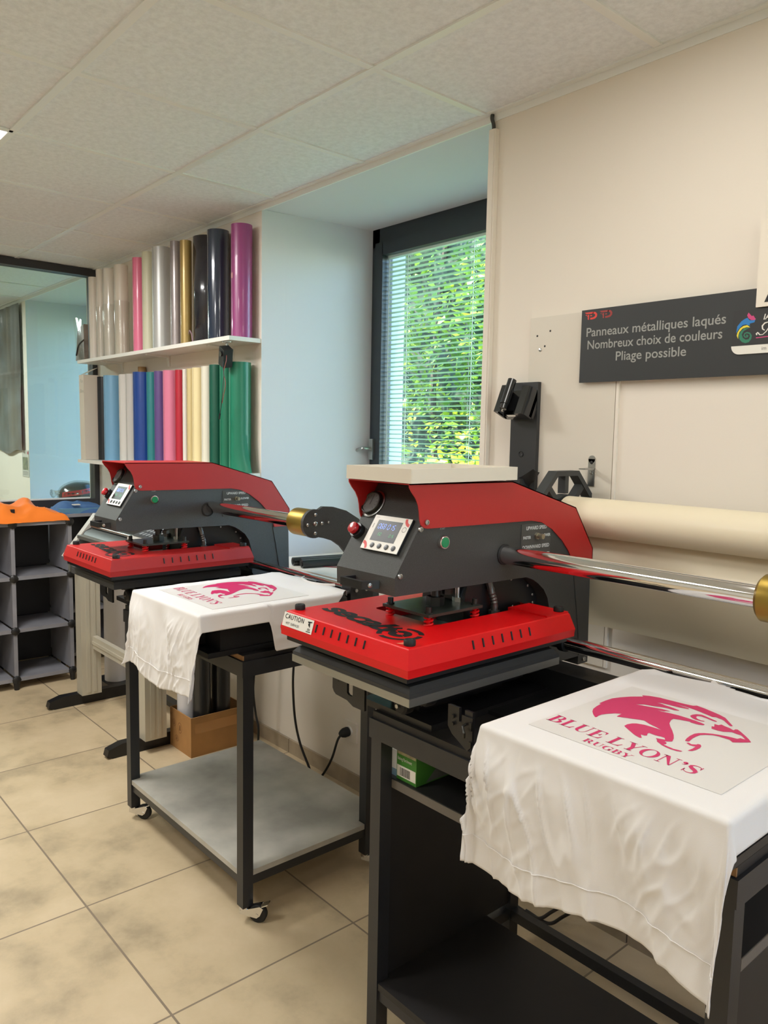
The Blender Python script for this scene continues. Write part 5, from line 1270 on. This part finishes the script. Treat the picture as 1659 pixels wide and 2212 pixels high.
# ------------------------------------------------------------------ plotter on its stand
t = thing('cutting_plotter', (-3.55, 1.45, .79), 'vinyl cutting plotter with slanted grey end and yellow label behind the far press', 'plotter')
M_pg = mat('grey plotter plastic', (176, 172, 164), .45)
b = MB(); b.prism([(1.335, .775), (1.365, .775), (1.515, .965), (1.52, .985), (1.50, .985)], 'x', -4.03, -3.985, .004, 2); b.build('end_arm', M_pg, t)
b = MB(); b.prism([(1.37, .775), (1.55, .775), (1.55, .955), (1.50, .955)], 'x', -4.02, -3.99); b.build('end_inset', M_blackp, t)
b = MB(); b.prism([(1.41, .79), (1.60, .79), (1.60, .97), (1.55, .99), (1.52, .99), (1.50, .93), (1.44, .90), (1.41, .86)], 'x', -3.985, -3.26, .003, 1); b.build('main_body', M_blackp, t)
b = MB(); b.box(-3.97, -3.28, 1.395, 1.43, .868, .884, .002, 1); b.build('platen_strip', M_alu, t)
b = MB(); b.cyl((-3.96, 1.47, .925), (-3.28, 1.47, .925), .009, n=14); b.build('feed_bar', M_steel, t)
b = MB(); b.prism([(1.36, .79), (1.60, .79), (1.60, 1.005), (1.53, 1.005), (1.36, .955)], 'x', -3.26, -3.0, .005, 2); b.build('right_housing', M_pg, t)
Mk = Matrix.Translation((-3.11, 1.45, .984)) @ Matrix.Rotation(math.radians(16.5), 4, 'X')
b = MB(); b.box(-.13, .09, -.075, .06, .0, .004, .001, 1, Mk); kp = b.build('keypad', mat('dark keypad', (52, 54, 56), .35), t)
b = MB()
for i in range(6):
    for j in range(3): b.box(-.10 + .032 * i, -.10 + .032 * i + .02, -.06 + .035 * j, -.06 + .035 * j + .02, .004, .006, 0, 1, Mk)
b.build('keys', mat('grey keys', (120, 124, 126), .5), kp)
b = MB(); b.box(-3.235, -3.03, 1.3585, 1.3600, .936, .954); yl = b.build('yellow_label', mat('yellow label', (236, 208, 50), .5), t, smooth=False)
b = MB(); b.box(-3.20, -3.165, 1.3575, 1.3585, .939, .951); b.build('label_print', M_ink, yl, smooth=False)
t = thing('plotter_stand', (-3.6, 1.45, 0), 'aluminium stand with two uprights and black feet carrying the plotter', 'stand')
M_sta = mat('champagne aluminium', (190, 184, 168), .42, .25)
for x0 in (-4.005, -3.245):
    b = MB(); b.prism([(1.232, .012), (1.262, .0), (1.72, .0), (1.74, .012), (1.74, .032), (1.70, .058), (1.30, .058), (1.24, .040)], 'x', x0, x0 + .045, .003, 2); b.build('foot', M_blackp, t)
    b = MB(); xa = x0 - .004 + .02
    b.box(xa, xa + .075, 1.385, 1.485, .058, .775, .004, 2); b.box(xa + .075, xa + .0775, 1.41, 1.43, .07, .77, .0008, 1); b.box(xa + .075, xa + .0775, 1.445, 1.46, .07, .77, .0008, 1); b.build('upright', M_sta, t)
    b = MB(); b.box(x0 + .024, x0 + .10, 1.34, 1.60, .765, .7895, .002, 1); b.build('top_plate', M_black, t)
b = MB(); b.box(-3.91, -3.23, 1.44, 1.465, .30, .365, .003, 1); b.box(-3.91, -3.23, 1.436, 1.440, .325, .34, .001, 1); b.build('crossbar', M_sta, t)
b = MB(); b.box(-3.94, -3.203, 1.66, 1.70, .060, .085, .003, 1); b.build('rear_bar', M_blackp, t)

# ------------------------------------------------------------------ rolls on the floor
t = thing('media_roll', (-4.13, 1.66, .0), 'tall white roll with a silver band standing on a black base behind the stand', 'roll')
b = MB(); b.box(-4.235, -4.02, 1.57, 1.76, .0, .045, .006, 2); b.build('base', M_blackp, t)
b = MB(); b.cyl((-4.128, 1.65, .045), (-4.128, 1.65, .70), .062, n=40, bev=.002); rl = b.build('roll', mat('white media', (220, 218, 222), .5), t)
b = MB(); b.lathe([(.0622, 0), (.0632, 0), (.0632, .016), (.0622, .016)], (-4.128, 1.65, .195), (0, 0, 1), 40); b.build('silver_band', M_steel, rl)
t = thing('cardboard_box', (-3.115, 1.66, 0), 'open brown cardboard box on the floor holding tubes behind the middle trolley', 'box')
M_card = mat('brown cardboard', (170, 124, 72), .75, var=.12, vscale=7)
x0, x1, y0, y1, h = -3.197, -2.995, 1.522, 1.80, .178
b = MB(); b.box(x0, x1, y0, y1, 0, .004); b.build('bottom', M_card, t)
for q in ((x0, x1, y0, y0 + .004), (x0, x1, y1 - .004, y1), (x0, x0 + .004, y0 + .0042, y1 - .0042), (x1 - .004, x1, y0 + .0042, y1 - .0042)):
    b = MB(); b.box(*q, .004, h, .0008, 1); b.build('side', M_card, t)
b = MB()
for (xx, zz, w, hh_) in ((-3.10, .105, .04, .05), (-3.155, .115, .03, .035), (-3.13, .05, .035, .03)):
    for q in ring(xx, zz, w / 2, hh_ / 2, w / 2 - .003, hh_ / 2 - .003, 0, 360, 12): b.poly([(p[0], y0 - .0004, p[1]) for p in q])
    b.poly([(xx - w * .2, y0 - .0004, zz - hh_ * .25), (xx + w * .2, y0 - .0004, zz - hh_ * .25), (xx + w * .1, y0 - .0004, zz + hh_ * .25), (xx - w * .1, y0 - .0004, zz + hh_ * .25)])
b.build('printed_marks', mat('brown ink', (118, 80, 44), .7), t, smooth=False)
b = MB(); b.box(x1 + .0002, x1 + .0006, y0 + .02, y1 - .02, h - .075, h - .03); b.build('tape', mat('clear brown tape', (176, 128, 78), .25, coat=.4), t, smooth=False)
for lab, x, y, r, zt, m in (('white cardboard tube standing in the brown box', -3.142, 1.580, .045, .46, mat('white tube', (214, 212, 214), .5)),
                            ('black tube nearest the wall in the brown box', -3.055, 1.70, .043, .62, mat('black tube', (30, 31, 33), .3, coat=.3)),
                            ('black tube beside the white tube in the brown box', -3.045, 1.600, .040, .60, mat('black tube', (30, 31, 33), .3))):
    t = thing('tube', (x, y, .0042), lab, 'tube', 'tubes in the cardboard box')
    b = MB(); b.cyl((x, y, .0044), (x, y, zt), r, n=36, bev=.002); b.build('outer_wrap', m, t)
    b = MB(); b.lathe([(r - .006, 0), (r - .006, .004), (r - .012, .004), (r - .012, 0)], (x, y, zt - .001), (0, 0, 1), 24); b.build('end_ring', M_card, t)
# black tubes on the window sill
for k, (xa, ya, z, lab) in enumerate(((-2.800, 1.915, SILL + .0185, 'black plastic tube lying on the window sill, the left one of three'), (-2.760, 1.93, SILL + .0185, 'black plastic tube lying in the middle of three on the window sill'), (-2.722, 1.908, SILL + .0185, 'black plastic tube lying on the window sill, nearest to the front'))):
    t = thing('tube', (xa, (ya + 2.40) / 2, SILL), lab, 'tube', 'black tubes on the window sill')
    d = Vector((.10, .47, 0)); p = Vector((xa, ya, z)); b = MB(); b.cyl(p, p + d, .018, n=24, bev=.002); b.build('outer_wrap', MATS['black tube'], t)
    b = MB(); dn = d.normalized(); b.lathe([(.0, 0), (.011, 0), (.011, .001), (0, .001)], p - dn * .001, -dn, 18); b.build('bore', M_hole, t)
t = thing('cable_loop', (-2.62, 2.1, SILL), 'thin dark red cable loop lying beside the black tubes on the sill', 'cable')
b = MB(); b.tube(smooth_pts([(-2.70, 2.0, SILL + .0025), (-2.64, 2.04, SILL + .0025), (-2.58, 2.09, SILL + .0025), (-2.56, 2.16, SILL + .0025), (-2.62, 2.2, SILL + .0025)], 6), .002, 6); b.build('cord', mat('dark red cord', (120, 48, 56), .5), t)

# ------------------------------------------------------------------ seen through the partition glass
t = thing('wrapped_helmet', (-5.9, 2.08, SILL), 'black and red helmet in clear plastic on the sill beyond the partition glass', 'helmet')
b = MB(); b.sphere((-5.90, 2.10, SILL + .085), .1, (1.5, 1.5, .98), 28); 
for v in b.bm.verts:
    if v.co.z < SILL + .01: v.co.z = SILL + .01 - (SILL + .01 - v.co.z) * .15
    if v.co.z < SILL + .001: v.co.z = SILL + .001
sh = b.build('shell', mat('black helmet shell', (34, 36, 36), .25, coat=.5), t, sharp=180)
b = MB()
def hp(az, el, k=1.012): return (-5.90 + .15 * k * math.cos(el) * math.cos(az), 2.10 + .15 * k * math.cos(el) * math.sin(az), SILL + .085 + .098 * k * math.sin(el))
for i in range(18):
    a0, a1 = math.radians(-75 + 110 * i / 18), math.radians(-75 + 110 * (i + 1) / 18); e0, e1 = math.radians(-6 + 26 * i / 18), math.radians(-6 + 26 * (i + 1) / 18)
    b.poly([hp(a0, e0), hp(a1, e1), hp(a1, e1 + .38), hp(a0, e0 + .38)])
b.build('red_stripe', mat('red stripe', (206, 40, 46), .3, coat=.4), sh)
b = MB(); b.sphere((-5.90, 2.10, SILL + .09), .1, (1.6, 1.62, 1.07), 24)
for v in b.bm.verts:
    v.co += Vector((1, 1, .6)) * .006 * noise.noise(v.co * 22)
    if v.co.z < SILL + .001: v.co.z = SILL + .001
b.tube(smooth_pts([(-5.88, 1.99, SILL + .12), (-5.9, 1.94, SILL + .11), (-5.93, 1.91, SILL + .10)], 5), [.02, .018, .015, .012, .012, .014, .018, .02, .024, .03, .034][:11], 8)
b.build('clear_bag', glass_mat('bag film', (248, 250, 248), .12, .1), t, sharp=180)
t = thing('hanging_sheet', (-6.85, WY - .01, 1.24), 'dark glossy plastic sheet hanging on the wall of the next room', 'plastic sheet')
b = MB(); nu, nv_ = 40, 40; V = []
for j in range(nv_ + 1):
    for i in range(nu + 1):
        u, v = i / nu, j / nv_; x = -7.35 + .84 * u; z = 1.225 + 1.16 * v
        w = noise.noise(Vector((x * 5, z * 1.6, 3))) * .35 + noise.noise(Vector((x * 9, z * 3, 5))) * .25
        V.append((x, WY - .025 + .02 * w, z + .02 * math.sin(u * 9) * (1 - v)))
W = nu + 1; b.mesh(V, [(j * W + i, j * W + i + 1, (j + 1) * W + i + 1, (j + 1) * W + i) for j in range(nv_) for i in range(nu)]); b.build('sheet', mat('dark plastic film', (58, 54, 50), .3, coat=.3, col2=(92, 102, 106), vscale=4), t, sharp=180)
t = thing('document_pouch', (-6.5, WY - .005, 1.0), 'small printed document in a clear pouch on the wall of the next room', 'document')
b = MB(); b.box(-6.592, -6.428, WY - .004, WY - .001, 1.035, 1.245); b.build('pouch', mat('pouch plastic', (196, 196, 188), .25, coat=.3), t, smooth=False)
b = MB(); b.box(-6.575, -6.445, WY - .0046, WY - .004, 1.09, 1.19); b.build('printed_picture', mat('grey green picture', (150, 156, 122), .4, col2=(90, 96, 92), vscale=30), t, smooth=False)
b = MB()
for k in range(3): b.box(-6.575, -6.45, WY - .0046, WY - .004, 1.05 + .011 * k, 1.0535 + .011 * k)
b.build('text_lines', mat('grey ink', (110, 108, 106), .5), t, smooth=False)
b = MB(); b.box(-6.452, -6.43, WY - .0052, WY - .004, 1.215, 1.235); b.build('red_tab', mat('red tab', (170, 40, 70), .4), t, smooth=False)
